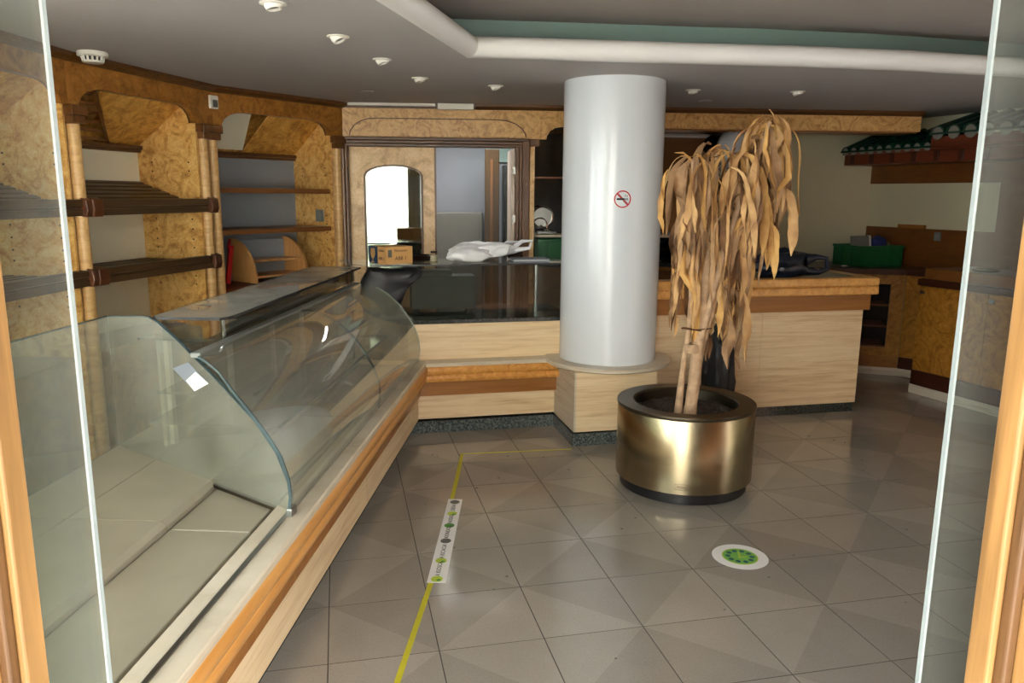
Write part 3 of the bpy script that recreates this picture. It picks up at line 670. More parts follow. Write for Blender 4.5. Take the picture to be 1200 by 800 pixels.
# interior
def inner_shelf(z, nf, nb, sa, sb):
    s = MB().box(FC, sa, sb, -nf, -nb, z, z+.008).build('glass_shelf', M['glass_case'], gc)
    MB().box(FC, sa, sb, -nf-.004, -nf, z-.003, z+.011).build('shelf_edge', M['black'], s)
inner_shelf(.805, -.285, -.70, -2.05, -1.1); inner_shelf(.805, -.285, -.70, -1.07, -.05)
inner_shelf(.70, -.14, -.70, -2.15, -1.1); inner_shelf(.70, -.14, -.70, -1.07, -.05)
MB().box(FC, -1.93, -.03, .74, .755, .53, 1.045).build('sliding_back', M['deck'], gc)
for s in (-1.9, -1.25, -.62, -.07): MB().box(FC, s, s+.035, .72, .74, .53, 1.045).build('back_stile', M['white'], gc)
MB().box(FC, -2.40, -.0, .335, .375, 1.042, 1.062).build('hinge_rail', M['grey_metal'], gc, bevel=.004)
MB().box(FC, -2.08, -.0, .375, .755, 1.044, 1.054).build('top_pane', M['glass_smoke'], gc)
MB().box(FC, -2.05, .12, .40, .407, 1.058, 1.140).build('riser_pane', M['glass_smoke'], gc)
MB().box(FE, u_of(-.38)+.03, u_of(-.64), -.036, -.03, 1.058, 1.140).build('riser_pane', M['glass_smoke'], gc)
MB().tube([FC(-2.06, .39, 1.056), FC(-2.06, .39, 1.142)], .006).build('riser_post', M['chrome'], gc)
tp = [(-2.10, .352), (-2.06, .345), (.13, .36), (.15, .375), (.15, .70), (-2.11, .66), (-2.13, .64), (-2.13, .372)]
TPV = [FC(s, t, 0) for s, t in tp]
MB().slab([(p.x, p.y) for p in TPV], 1.142, 1.153).build('top_shelf', M['glass_plate'], gc)
ed = MB()
for i in range(len(TPV)):
    a, b = TPV[i], TPV[(i+1) % len(TPV)]; d = (b-a).normalized(); nn = Vector((d.y, -d.x, 0))*-.003
    ed.loft([[p+Vector((0, 0, z)) for p in (a, b, b-nn, a-nn)] for z in (1.1415, 1.1535)])
ed.build('top_shelf_edge', M['black'], gc)

# ------------------------------------------------------------------ low counter with granite top, pedestal
lc = thing('low_counter', 'low travertine counter with orange rail and dark granite top beside the column', 'counter', (1, 5.4, 0))
MB().box(WF, .44, 1.54, 5.235, 5.9, 0, .085).build('skirting', M['granite'], lc)
MB().box(WF, .44, 1.54, 5.25, 5.9, .1, .30).build('stone_panel', M['travertine'], lc)
MB().box(WF, .47, 1.53, 5.20, 5.26, .279, .392).build('brown_band', M['brown_band'], lc)
MB().along(Fr(0, 5.26, 1, 0), [(0, .388), (-.119, .388), (-.129, .40), (-.129, .43), (-.119, .442), (0, .442)], .52, 1.53).build('lower_rail', M['rail_bench'], lc, smooth=True)
MB().along(Fr(0, 5.26, 1, 0), [(0, .442), (-.128, .442), (-.138, .455), (-.138, .485), (-.128, .498), (0, .498)], .54, 1.47).build('upper_rail', M['rail_bench'], lc, smooth=True)
MB().box(WF, .5, 1.5, 5.125, 5.27, .498, .525).build('stone_ledge', M['ledge'], lc, bevel=.004)
MB().box(WF, .44, 1.6, 5.25, 5.9, .525, .776).build('stone_panel', M['travertine'], lc)
MB().slab([(.16, 5.9), (.30, 5.42), (.42, 5.235), (1.62, 5.235), (1.62, 5.9)], .776, .806).build('granite_top', M['granite_dark'], lc, bevel=.004)
sc_ = thing('glass_showcase', 'dark glass showcase with a glass top standing on the low counter', 'showcase', (1, 5.5, .806))
MB().box(WF, .345, 1.60, 5.467, 5.473, .806, 1.175).build('front_pane', M['glass_smoke'], sc_)
MB().box(WF, .342, .345, 5.466, 5.474, .806, 1.175).build('front_pane_edge', M['glass_edge_dark'], sc_)
MB().slab([(.0, 5.72), (.06, 5.36), (.2, 5.26), (.5, 5.24), (1.60, 5.24), (1.60, 5.75)], 1.175, 1.186).build('glass_top', M['glass_case'], sc_)
MB().slab([(.2, 5.257), (.5, 5.237), (1.60, 5.237), (1.60, 5.24), (.5, 5.24), (.2, 5.26)], 1.1745, 1.1865).build('glass_top_edge', M['black'], sc_)
MB().box(WF, .342, .348, 5.474, 5.74, .806, 1.175).build('side_pane', M['glass_case'], sc_)
for x, y in ((1.42, 5.56),): MB().tube([(x, y, .806), (x, y, 1.175)], .012).build('support_post', M['chrome'], sc_)
gb = thing('equipment_box', 'grey steel equipment box standing inside the dark glass showcase', 'box', (.8, 5.66, .806))
MB().box(WF, .50, .97, 5.58, 5.76, .83, 1.07).build('body', M['grey_metal'], gb, bevel=.006)
MB().box(WF, .50, .80, 5.60, 5.75, 1.07, 1.11).build('lid', M['grey_metal'], gb, bevel=.006)
for x in (.54, .93): MB().box(WF, x-.02, x+.02, 5.62, 5.72, .806, .83).build('foot', M['black'], gb)
ped = thing('column_pedestal', 'square travertine pedestal with a round stone ledge under the white column', 'pedestal', (1.78, 5.1, 0))
MB().box(WF, 1.482, 2.078, 4.752, 5.5, 0, .085).build('skirting', M['granite'], ped)
MB().box(WF, 1.503, 2.07, 4.76, 4.79, .095, .5).build('front_slab', M['travertine'], ped)
MB().box(WF, 1.49, 1.503, 4.76, 5.5, .095, .5).build('side_slab', M['ledge'], ped)
MB().box(WF, 2.057, 2.07, 4.79, 5.5, .095, .5).build('side_slab', M['ledge'], ped)
MB().box(WF, 1.503, 2.057, 4.79, 5.5, .095, .5).build('core', M['travertine'], ped)
MB().lathe((1.83, 5.1, 0), [(.43, .50), (.442, .508), (.442, .527), (.434, .535)], 64).build('round_ledge', M['ledge'], ped, smooth=True)
ns = thing('no_smoking_sign', 'round red and white no-smoking sticker on the white column', 'sign', (1.73, 4.76, 1.60))
def colpt(px_ang, z, r=.3375): return Vector((1.83+r*math.sin(px_ang), 5.1-r*math.cos(px_ang), z))
A0, Z0 = -.205+.07, 1.632
def patch(pts, r): return [colpt(A0+x/.337, Z0+y, r) for x, y in pts]
def colpoly(b, pts, r0=.3372, r1=.3380): b.loft([patch(pts, r0), patch(pts, r1)])
RS = .056
d = MB(); colpoly(d, [(RS*1.05*math.cos(a*PI/16), RS*1.05*math.sin(a*PI/16)) for a in range(32)]); d.build('disc', M['paper'], ns)
d = MB()
for a in range(32):
    a0, a1 = a*PI/16, (a+1)*PI/16
    colpoly(d, [(RS*math.cos(a0), RS*math.sin(a0)), (RS*math.cos(a1), RS*math.sin(a1)), (RS*.84*math.cos(a1), RS*.84*math.sin(a1)), (RS*.84*math.cos(a0), RS*.84*math.sin(a0))], .338, .3388)
c = math.cos(PI/4)*RS*.88; w_ = .0045
colpoly(d, [(-c-w_, c-w_), (-c+w_, c+w_), (c+w_, -c+w_), (c-w_, -c-w_)], .3383, .3389)
d.build('red_ring', M['sign_red'], ns)
d = MB(); colpoly(d, [(-.038, -.006), (.014, -.006), (.014, .006), (-.038, .006)], .338, .3384); colpoly(d, [(.018, -.006), (.024, -.006), (.024, .006), (.018, .006)], .338, .3384); colpoly(d, [(.028, -.006), (.034, -.006), (.034, .006), (.028, .006)], .338, .3384)
colpoly(d, [(.012, .016), (.016, .016), (.024, .03), (.02, .03)], .338, .3384); colpoly(d, [(.026, .014), (.03, .014), (.034, .026), (.03, .026)], .338, .3384)
d.build('cigarette', M['ink_black'], ns)

# ------------------------------------------------------------------ right counter
rc = thing('service_counter', 'wide travertine service counter with orange wood edge behind the planter', 'counter', (3, 5.5, 0))
MB().box(WF, 2.085, 3.905, 5.165, 5.80, 0, .075).build('skirting', M['granite_dark'], rc)
MB().box(WF, 2.085, 3.065, 5.155, 5.2, .075, .812).build('stone_panel', M['travertine'], rc)
MB().box(WF, 3.068, 3.915, 5.155, 5.2, .075, .812).build('stone_panel', M['travertine'], rc)
MB().box(WF, 3.875, 3.915, 5.2, 5.80, .075, .812).build('stone_panel', M['travertine'], rc)
MB().box(WF, 2.085, 3.875, 5.2, 5.80, .075, .812).build('core', M['brown_band'], rc)
MB().box(WF, 2.0, 3.945, 5.12, 5.82, .812, .935).build('brown_band', M['brown_band'], rc)
for z0, z1, x, y in ((.935, 1.0, 3.965, 5.055), (1.0, 1.066, 3.955, 5.045)):
    MB().box(WF, 1.98, x, y, y+.12, z0, z1).build('edge_rail', M['rail_end'], rc, bevel=.012)
    MB().box(WF, x-.12, x, y+.12, 5.84, z0, z1).build('edge_rail', M['rail_end'], rc, bevel=.012)
MB().box(WF, 1.98, 3.84, 5.165, 5.84, .94, 1.064).build('worktop', M['granite_dark'], rc)

# ------------------------------------------------------------------ right cabinets
nc = thing('wall_cabinet', 'dim burl-fronted base cabinet along the right wall behind the open door', 'cabinet', F6(1, .3, 0))
for k in range(9): MB().box(F6, k*.22+.001, k*.22+.218, .0, .03, .0, .075).build('plinth_tile', M['ledge'], nc)
MB().box(F6, .0, 1.98, .01, .6, .075, .2).build('dark_band', M['dark_band'], nc)
MB().box(F6, .0, 1.98, .03, .6, .2, .93).build('carcass', M['brown_panel'], nc)
for a, b in ((.004, .62), (.626, 1.24), (1.246, 1.975)):
    dd = MB().box(F6, a, b, .01, .03, .205, .925).build('door', M['burl_cabinet'], nc, bevel=.003)
    MB().box(F6, a+.01, a+.05, .0, .012, .86, .885).build('hinge', M['steel'], dd)
MB().box(F6, -.01, 1.99, -.012, .6, .93, .985).build('dark_edge', M['dark_band'], nc, bevel=.004)
MB().box(F6, .02, 1.98, .03, .6, .985, 1.075).build('upper_box', M['brown_panel'], nc, bevel=.004)
pl = MB(); c0 = F6(.45, .18, 1.075); pl.lathe(c0, [(.04, 0), (.09, .008), (.1, .018), (.07, .026), (.001, .028)], 24).build('green_plate', M['roof_tile'], label='dark green dish lying on the brown box of the right wall cabinet', cat='dish', smooth=True)
oc = thing('open_cabinet', 'open-fronted corner cabinet with three dark shelves under the green crate', 'cabinet', F7(.1, .2, 0))
for k in range(4): MB().box(F7, -.56+k*.225, -.56+k*.225+.222, .0, .03, .0, .07).build('plinth_tile', M['ledge'], oc)
MB().box(F7, -.56, .33, .012, .4, .07, .18).build('lower_band', M['brown_band'], oc)
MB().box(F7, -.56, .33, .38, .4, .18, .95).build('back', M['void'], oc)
for z0, z1 in ((.18, .26), (.86, .95)): MB().box(F7, -.56, .33, .01, .03, z0, z1).build('frame_rail', M['burl_cabinet'], oc)
for a, b in ((.21, .33), (-.56, -.45)): MB().box(F7, a, b, .01, .03, .26, .86).build('frame_stile', M['burl_cabinet'], oc)
for z in (.26, .45, .65): MB().box(F7, -.45, .21, .03, .38, z, z+.014).build('shelf', M['brown_panel'], oc)
MB().box(F7, .31, .33, .03, .4, .18, .95).build('side', M['brown_panel'], oc)
MB().box(F8, .0, .38, .01, .03, .18, .95).build('angled_side', M['burl_cabinet'], oc)
for k in range(2): MB().box(F8, .002+k*.19, .19+k*.19, .0, .03, .0, .07).build('plinth_tile', M['ledge'], oc)
MB().box(F8, .0, .38, .005, .03, .07, .18).build('dark_band', M['dark_band'], oc)
a = F7(-.56, -.015, 0); b = F7(.335, -.015, 0); c = F8(.40, -.01, 0); d = F4(1.42, -.02, 0); e4 = F4(.02, -.02, 0); f = F3(4.2, 1.03, 0); g = F7(-.56, .5, 0)
MB().slab([(p.x, p.y) for p in (a, b, c, d, e4, f, g)], .95, 1.0).build('worktop', M['dark_band'], oc, bevel=.003)

# tiled canopy on the right wall
tc = thing('tiled_canopy', 'small wall canopy of green glazed roof tiles on red-brown boards', 'canopy', F4(.8, -.2, 1.95))
MB().box(F4, .02, 2.2, -.40, 0, 1.965, 2.065).build('fascia_board', M['red_brown'], tc, bevel=.004)
for k in range(7): MB().box(F4, .10+k*.24, .15+k*.24, -.412, -.40, 1.97, 2.06).build('bracket', M['dark_band'], tc, bevel=.003)
MB().box(F4, .02, 2.2, -.43, -.38, 2.065, 2.085).build('eave_board', M['red_brown'], tc)
def roof_row(s0, n, step, z0, rise, t0, depth):
    for k in range(n):
        s = s0+k*step
        pts = arc(0, 0, step*.46, 0, 180, 6)
        rings = []
        for t, z in ((t0, z0), (t0+depth, z0+rise)):
            rings.append([F4(s+x, t, z+y*.9) for x, y in pts]+[F4(s+x*.8, t, z+y*.72) for x, y in pts[::-1]])
        MB().loft(rings).build('roof_tile', M['roof_tile'], tc)
        MB().lathe(F4(s, t0+.012, z0), [(step*.36, -.004), (step*.36, .004)], 10, axis=(F4.n[0], F4.n[1], 0)).build('mortar_plug', M['mortar'], tc)
        tr = [F4(s+step*.5+x*1.0, t0, z0-.004+abs(x)*.6) for x in (-.035, -.015, .015, .035)]
    MB().along(F4, [(t0-.004, z0-.012), (t0+depth, z0+rise-.012), (t0+depth, z0+rise), (t0-.004, z0+.004)], s0-step/2, s0+(n-.5)*step).build('roof_bed', M['roof_tile'], tc)
roof_row(.06, 10, .105, 2.097, .16, -.44, .42)
MB().box(F4, 1.06, 2.2, -.46, -.05, 2.085, 2.175).build('upper_board', M['red_brown'], tc, bevel=.004)
roof_row(1.14, 7, .155, 2.20, .13, -.49, .44)

# ------------------------------------------------------------------ planter and plant
PX, PY = 1.925, 4.0
pt = thing('planter', 'round brushed bronze planter with a black recessed base on the tile floor', 'planter', (PX, PY, 0))
MB().lathe((PX, PY, 0), [(.34, 0), (.362, .004), (.362, .075), (.34, .075)], 64).build('base_ring', M['black'], pt, smooth=True)
MB().lathe((PX, PY, 0), [(.375, .062), (.389, .07), (.389, .487), (.385, .494)], 96, caps=False).build('body', M['brass'], pt, smooth=True)
MB().lathe((PX, PY, 0), [(.389, .478), (.393, .486), (.391, .499), (.30, .499), (.292, .49), (.29, .40)], 96, caps=False).build('rim', M['brass_rim'], pt, smooth=True)
MB().lathe((PX, PY, 0), [(.375, .055), (.375, .066)], 64).build('bottom', M['black'], pt)
so = MB(); n = 26; rings = []
for i in range(n+1):
    r = .29*i/n
    rings.append([Vector((PX+r*math.cos(2*PI*k/40), PY+r*math.sin(2*PI*k/40), .435+.02*mnoise.noise(Vector((r*math.cos(2*PI*k/40)*22, r*math.sin(2*PI*k/40)*22, 3)))+.012*mnoise.noise(Vector((r*math.cos(2*PI*k/40)*70, r*math.sin(2*PI*k/40)*70, 9))))) for k in range(40)])
so.loft(rings, caps=False).build('soil', M['soil'], pt)
pa = -YAW-.22
bd = MB()
def pang(x, z, r=.3896): a_ = -2.02+x/.389; return Vector((PX+r*math.cos(a_), PY+r*math.sin(a_), z))
for x0, x1, z0, z1 in ((-.035, .035, .128, .1295), (-.035, .035, .097, .0985), (-.035, -.0335, .097, .1295), (.0335, .035, .097, .1295)):
    bd.loft([[pang(x0+(x1-x0)*i/6, z, rr) for i in range(7)]+[pang(x0+(x1-x0)*i/6, zz, rr) for i in range(6, -1, -1)] for z, zz, rr in ((z0, z1, .389), (z0, z1, .3902))])
bd.build('maker_badge', M['ink'], pt)
pc = pang(0, .113, .3905); aa = -2.02
text('Wilnc', 'badge_lettering', .022, M['ink'], pt, pc, (PI/2, 0, aa+PI/2))

# withered plant
DP = thing('withered_plant', 'dead cane plant with drooping tan leaves growing in the bronze planter', 'plant', (PX, PY, .44))
def leaf_mat(name, c, d_):
    k = NT(name); co = k.coord(); nz = k.n('ShaderNodeTexNoise', i_Scale=9.0, i_Detail=4.0); k.l(co, nz.inputs['Vector'])
    k.l(k.ramp(nz.outputs['Fac'], [(.3, d_), (.6, c)]), k.b.inputs['Base Color']); k.b.inputs['Roughness'].default_value = .75
    return k.m
LM = [leaf_mat('dry_leaf_tan', srgb(206, 164, 110), srgb(164, 120, 74)), leaf_mat('dry_leaf_gold', srgb(214, 168, 100), srgb(174, 126, 66)), leaf_mat('dry_leaf_grey', srgb(176, 138, 98), srgb(124, 92, 64)), leaf_mat('dry_leaf_brown', srgb(132, 92, 56), srgb(84, 56, 34))]
RV = Vector((math.cos(YAW), -math.sin(YAW), 0)); FV = Vector((math.sin(YAW), math.cos(YAW), 0))
def pl_(x, dep, z): return Vector((PX, PY, 0))+RV*x+FV*dep+Vector((0, 0, z))
# canes: base -> tip (x across, depth, height)
canes = [([(.0, -.10, .42), (.02, -.09, .62), (.03, -.08, .80)], [.036, .033, .034]),
         ([(.03, -.08, .80), (.05, -.07, 1.0), (.06, -.05, 1.18), (.08, -.02, 1.33)], [.034, .033, .033, .032]),
         ([(.06, -.05, 1.25), (.09, 0, 1.5), (.11, .03, 1.7), (.11, .05, 1.88)], [.02, .018, .016, .012]),
         ([(-.06, -.08, .42), (-.045, -.08, .7), (-.02, -.08, .95), (-.02, -.08, 1.25), (-.03, -.08, 1.55), (-.04, -.06, 1.84)], [.024, .016, .015, .015, .014, .012]),
         ([(.03, -.08, .80), (.08, -.10, 1.05), (.13, -.10, 1.3), (.22, -.06, 1.6), (.31, -.02, 1.85), (.38, .0, 2.05)], [.026, .018, .016, .016, .014, .012]),
         ([(.03, -.08, .80), (.04, .0, 1.1), (.08, .05, 1.4), (.17, .05, 1.7), (.22, .03, 1.88)], [.025, .018, .016, .014, .012]),
         ([(.05, -.07, .80), (.12, -.06, 1.1), (.2, .02, 1.35), (.28, .05, 1.6), (.33, .05, 1.72)], [.022, .018, .014, .012, .01])]
for pts, rad in canes:
    P = [pl_(*p) for p in pts]; Q = []; R = []
    for i in range(len(P)-1):
        p0, p1, p2, p3 = P[max(i-1, 0)], P[i], P[i+1], P[min(i+2, len(P)-1)]
        for k in range(4):
            u = k/4; Q.append(.5*((2*p1)+(p2-p0)*u+(2*p0-5*p1+4*p2-p3)*u*u+(3*p1-p0-3*p2+p3)*u**3)); R.append(rad[i]+(rad[i+1]-rad[i])*u)
    Q.append(P[-1]); R.append(rad[-1])
    R = [r_*(1+.07*(i % 2)) for i, r_ in enumerate(R)]
    MB().tube(Q, R, 10).build('cane', M['stem'], DP, smooth=True)
MB().lathe(pl_(.0, -.08, .815), [(.042, -.02), (.05, 0), (.042, .03)], 12).build('node_collar', M['stem'], DP, smooth=True)
tw = MB(); tw.tube([pl_(.0+.06*math.cos(a), -.07+.05*math.sin(a), .93+.008*math.sin(2*a)) for a in [i*2*PI/24 for i in range(25)]], .0035, 6); tw.tube([pl_(-.07, -.1, .935), pl_(.0, -.125, .93), pl_(.10, -.1, .935)], .0035, 6)
tw.build('tie_wire', M['dark_wood'], DP)
rnd = random.Random(11)
def leaf(tip, az, L, lift, wid, mat):
    n = 14; step = L/n; p = Vector(tip); d = Vector((math.cos(az), math.sin(az), 0))*math.cos(lift)+Vector((0, 0, 1))*math.sin(lift)
    side0 = Vector((-math.sin(az), math.cos(az), 0)); tw_ = rnd.uniform(-.6, .6); ph = rnd.uniform(0, 6); curl = rnd.gauss(0, .22)
    rows = []; wob = rnd.uniform(4, 9); gpow = rnd.uniform(.75, 1.3)
    for i in range(n+1):
        u = i/n
        w = wid*min(1, .22+u*2.2)*(1-max(0, (u-.7)/.3)**1.4)*(1+.14*math.sin(u*wob+ph)); w = max(w, .002)
        tw_ += curl
        sd = (Matrix.Rotation(tw_, 3, d)@side0); sd = (sd-d*sd.dot(d)).normalized(); nn = d.cross(sd)
        fold = .55+.5*math.sin(u*6+ph)
        rp = rnd.uniform(-.25, .25)*w
        rows.append([p-sd*w+nn*(w*fold+rp), p-sd*w*.45+nn*w*fold*.3, p.copy(), p+sd*w*.45+nn*w*fold*.3, p+sd*w+nn*(w*fold-rp)])
        d = (d+Vector((0, 0, -1))*min(.75, step*17*gpow)+Vector((rnd.uniform(-1, 1), rnd.uniform(-1, 1), 0))*.11).normalized()
        if u > .3 and rnd.random() < .10: d = (d+Vector((rnd.uniform(-1, 1), rnd.uniform(-1, 1), .2))*.62).normalized()
        p = p+d*step
    vs = [q for r_ in rows for q in r_]; fs = []
    for i in range(n):
        for k in range(4): fs.append((i*5+k, i*5+k+1, i*5+k+6, i*5+k+5))
    MB().add(vs, fs).build('leaf', mat, DP, smooth=True)
def cluster(c, n, Lr, lr, wr, spread=.03, wt=(5, 4, 3, 2)):
    for _ in range(n):
        t = pl_(c[0]+rnd.gauss(0, spread), c[1]+rnd.gauss(0, spread), c[2]+rnd.gauss(0, spread*.7))
        leaf(t, rnd.uniform(0, 2*PI), rnd.uniform(*Lr), rnd.uniform(*lr), rnd.uniform(*wr), rnd.choices(LM, wt)[0])
cluster((.38, .0, 2.06), 22, (.35, .7), (-.3, 1.0), (.012, .03))
cluster((.33, .0, 1.96), 16, (.35, .7), (-.6, .7), (.014, .034), .04)
cluster((.11, .05, 1.89), 16, (.35, .75), (-.4, .9), (.014, .034))
cluster((-.04, -.06, 1.845), 17, (.35, .7), (-.4, .9), (.012, .030))
cluster((.22, .02, 1.89), 16, (.4, .8), (-.4, .8), (.014, .034))
cluster((.33, .04, 1.72), 16, (.3, .6), (-.8, .4), (.014, .032), .04)
cluster((.02, -.03, 1.62), 18, (.35, .65), (-.9, .3), (.014, .032), .05)
cluster((.20, .0, 1.52), 20, (.3, .6), (-1.0, .2), (.014, .032), .07)
cluster((.10, -.03, 1.32), 18, (.3, .5), (-1.1, 0), (.013, .030), .06)
cluster((.17, -.02, 1.18), 16, (.3, .5), (-1.2, -.1), (.013, .028), .05)
cluster((-.04, -.05, 1.28), 10, (.25, .45), (-1.2, -.1), (.013, .026), .03)
cluster((.36, .0, 2.0), 14, (.25, .6), (-.8, .6), (.007, .016), .05)
cluster((.24, .02, 1.8), 18, (.3, .7), (-.9, .3), (.008, .02), .09)
cluster((.05, .0, 1.7), 16, (.3, .6), (-.9, .3), (.008, .02), .08)
cluster((.27, .0, 1.55), 14, (.3, .55), (-1.0, .2), (.012, .028), .05)
cluster((.20, -.04, 1.36), 14, (.3, .5), (-1.1, 0), (.012, .026), .06)
cluster((.16, .03, 1.6), 28, (.3, .6), (-1.2, -.3), (.008, .016), .09, (1, 1, 3, 6))  # mostly dark leaves, painting shadow into the inner foliage
# ------------------------------------------------------------------ floor marks
tp1 = thing('floor_tape', 'yellow tape line stuck along the tile floor', 'tape', (.5, 3.8, 0))
def strip(b, pts, w, z0, z1):
    P = [Vector((*p, 0)) for p in pts]
    for a, b2 in zip(P[:-1], P[1:]):
        d_ = (b2-a).normalized(); s_ = Vector((-d_.y, d_.x, 0))*w/2
        b.loft([[q_+Vector((0, 0, z)) for q_ in (a-s_, b2-s_, b2+s_, a+s_)] for z in (z0, z1)])
    return b
strip(MB(), [(.02, 1.85), (.144, 2.423), (.335, 3.08), (.56, 4.0), (.632, 4.30), (.735, 4.75)], .022, .0002, .0012).build('long_strip', M['tape'], tp1)
strip(MB(), [(.735, 4.745), (1.46, 4.70)], .016, .0002, .0012).build('cross_strip', M['tape'], tp1)
fs_ = thing('floor_label_strip', 'white floor label strip with six printed ovals on the yellow tape', 'sticker', (.47, 3.53, 0))
q0, q1 = Vector((.361, 3.09, 0)), Vector((.581, 4.0, 0)); dd = (q1-q0).normalized(); ss = Vector((dd.y, -dd.x, 0))
MB().loft([[p+Vector((0, 0, z)) for p in (q0-ss*.04, q0+ss*.042, q1+ss*.038, q1-ss*.04)] for z in (.0013, .0022)]).build('paper', M['paper'], fs_)
L = (q1-q0).length
for k, (u, m) in enumerate(((.035, 'lime'), (.22, 'lime'), (.44, 'grey_print'), (.63, 'leafgreen'), (.79, 'lime'), (.955, 'grey_print'))):
    c_ = q0+dd*L*u
    MB().lathe((c_.x, c_.y, 0), [(.026, .0022), (.026, .0026)], 24).build('printed_oval', M[m], fs_)
    if m != 'grey_print': MB().lathe((c_.x+.006, c_.y-.012, 0), [(.01, .0024), (.01, .0029)], 12).build('printed_leaf', M['leafgreen' if m == 'lime' else 'grey_print'], fs_)
    if k < 5:
        c2 = q0+dd*L*(u+(.10 if k < 3 else .085))
        text(['A KIOSCA', 'A KICACIA', 'KIONDIO', 'NODIO', 'DIDIA'][k], 'lettering', .030, M['ink_black'], fs_, (c2.x, c2.y, .0028), (0, 0, math.atan2(dd.y, dd.x)), .0002)
cs = thing('floor_clock_sticker', 'round white floor sticker with a green clock print beside the planter', 'sticker', (1.782, 3.051, 0))
MB().lathe((1.782, 3.051, 0), [(.128, .0002), (.128, .001)], 48).build('disc', M['paper'], cs)
MB().lathe((1.782, 3.051, 0), [(.082, .001), (.082, .0014)], 40).build('lime_ring', M['lime'], cs)
MB().lathe((1.782, 3.051, 0), [(.076, .0014), (.076, .0018)], 40).build('green_face', M['clock_green'], cs)
dt = MB()
for k in range(10):
    a_ = 2*PI*k/10+.3; dt.lathe((1.782+.055*math.cos(a_), 3.051+.055*math.sin(a_), 0), [(.0125, .0018), (.0125, .0022)], 10)
dt.build('hour_marks', M['teal_print'], cs)
hn = MB(); strip(hn, [(1.772, 3.035), (1.80, 3.10)], .008, .0018, .0023); strip(hn, [(1.772, 3.045), (1.81, 3.04)], .008, .0018, .0023); hn.build('clock_hands', M['lime'], cs)
ls = MB()
for k in range(5):
    x, y = 2.24+rnd.uniform(-.03, .03), 3.86+rnd.uniform(-.06, .06); w_ = rnd.uniform(.008, .016)
    ls.loft([[Vector((x-w_, y-.01, z)), Vector((x+w_, y-.006, z+.006)), Vector((x+w_*.6, y+.012, z)), Vector((x-w_*.8, y+.01, z+.004))] for z in (.0005, .002)])
ls.build('leaf_scraps', LM[3], kind='stuff', label='scraps of dry leaf fallen on the floor beside the planter', cat='litter')
cr = MB(); rr_ = random.Random(5)
for k in range(34):
    x, y = rr_.uniform(.4, 3.4), rr_.uniform(2.2, 4.8); w_ = rr_.uniform(.003, .007)
    cr.box(WF, x-w_, x+w_, y-w_*.7, y+w_*.7, .0003, .003)
cr.build('floor_crumbs', M['grey_print'], kind='stuff', label='specks of dirt scattered on the tile floor', cat='litter')

# ------------------------------------------------------------------ ceiling fittings
def downlight(x, y, label, tilt):
    t = thing('downlight', label, 'ceiling light', (x, y, CZ), group='eyeball downlights in the lower ceiling')
    MB().lathe((x, y, CZ), [(.038, -.001), (.054, -.002), (.054, -.006), (.043, -.009), (.037, -.004)], 28, caps=False).build('ring', M['white'], t, smooth=True)
    ax = Vector((math.sin(tilt)*.6, -math.sin(tilt)*.3, -1)).normalized()
    MB().lathe((x, y, CZ-.004), [(.037, -.014), (.037, .006), (.033, .018), (.03, .022), (.023, .02), (.022, .006)], 24, axis=ax, caps=False).build('eyeball', M['white'], t, smooth=True)
    MB().lathe(Vector((x, y, CZ-.004))+ax*.006, [(.023, 0), (.021, .007), (.001, .01)], 16, axis=ax).build('bulb', M['steel'], t, smooth=True)
    return t
LB = ['eyeball downlight nearest the entrance in the row over the display case', 'second eyeball downlight from the entrance over the display case', 'eyeball downlight left of the corner of the white cove lip', 'eyeball downlight over the meeting of display case and low counter', 'eyeball downlight over the low counter, close to the column', 'eyeball downlight over the service counter, close to the column', 'eyeball downlight above the crown of the withered plant']
for k, (x, y) in enumerate(((-.223, 3.385), (.028, 3.993), (.27, 4.588), (.547, 5.243), (1.092, 5.462), (2.483, 5.298), (3.236, 5.18))):
    downlight(x, y, LB[k], (.3, .9, .5, .3, .6, .2, .4)[k])
for k, (x, y) in enumerate(((.238, 6.03), (2.865, 5.871))):
    MB().lathe((x, y, CZ), [(.05, 0), (.05, -.006), (.03, -.008)], 20).build('ceiling_cap', M['ceiling'], label=('flat round blank cap in the ceiling before the back doorway', 'flat round blank cap in the ceiling over the service counter')[k], cat='ceiling fitting')
sd = thing('smoke_detector', 'cream slotted smoke detector on the ceiling before the slatted bay', 'smoke detector', (-1.267, 4.781, CZ))
MB().lathe((-1.267, 4.781, CZ), [(.075, 0), (.078, -.006), (.076, -.022), (.05, -.026)], 32).build('base_ring', M['white'], sd, smooth=True)
MB().lathe((-1.267, 4.781, CZ), [(.05, -.024), (.048, -.045)], 24).build('sensor_core', M['black'], sd)
for k in range(14):
    a_ = 2*PI*k/14; x, y = -1.267+.056*math.cos(a_), 4.781+.056*math.sin(a_)
    MB().tube([(x, y, CZ-.022), (x-.006*math.cos(a_), y-.006*math.sin(a_), CZ-.05)], .0055, 6).build('rib', M['white'], sd)
MB().lathe((-1.267, 4.781, CZ), [(.055, -.046), (.05, -.056), (.02, -.06)], 24).build('cap', M['white'], sd, smooth=True)
th = thing('motion_sensor', 'small white sensor box fixed where two shelving fascias meet', 'sensor', F1(1.46, -.03, 2.27))
MB().box(Fr(F1(1.463, 0, 0).x, F1(1.463, 0, 0).y, .60, .80), -.035, .035, -.045, -.012, 2.235, 2.325).build('body', M['white'], th, bevel=.006)
MB().box(Fr(F1(1.463, 0, 0).x, F1(1.463, 0, 0).y, .60, .80), -.02, .022, -.05, -.045, 2.245, 2.295).build('lens', M['grey_print'], th, bevel=.003)

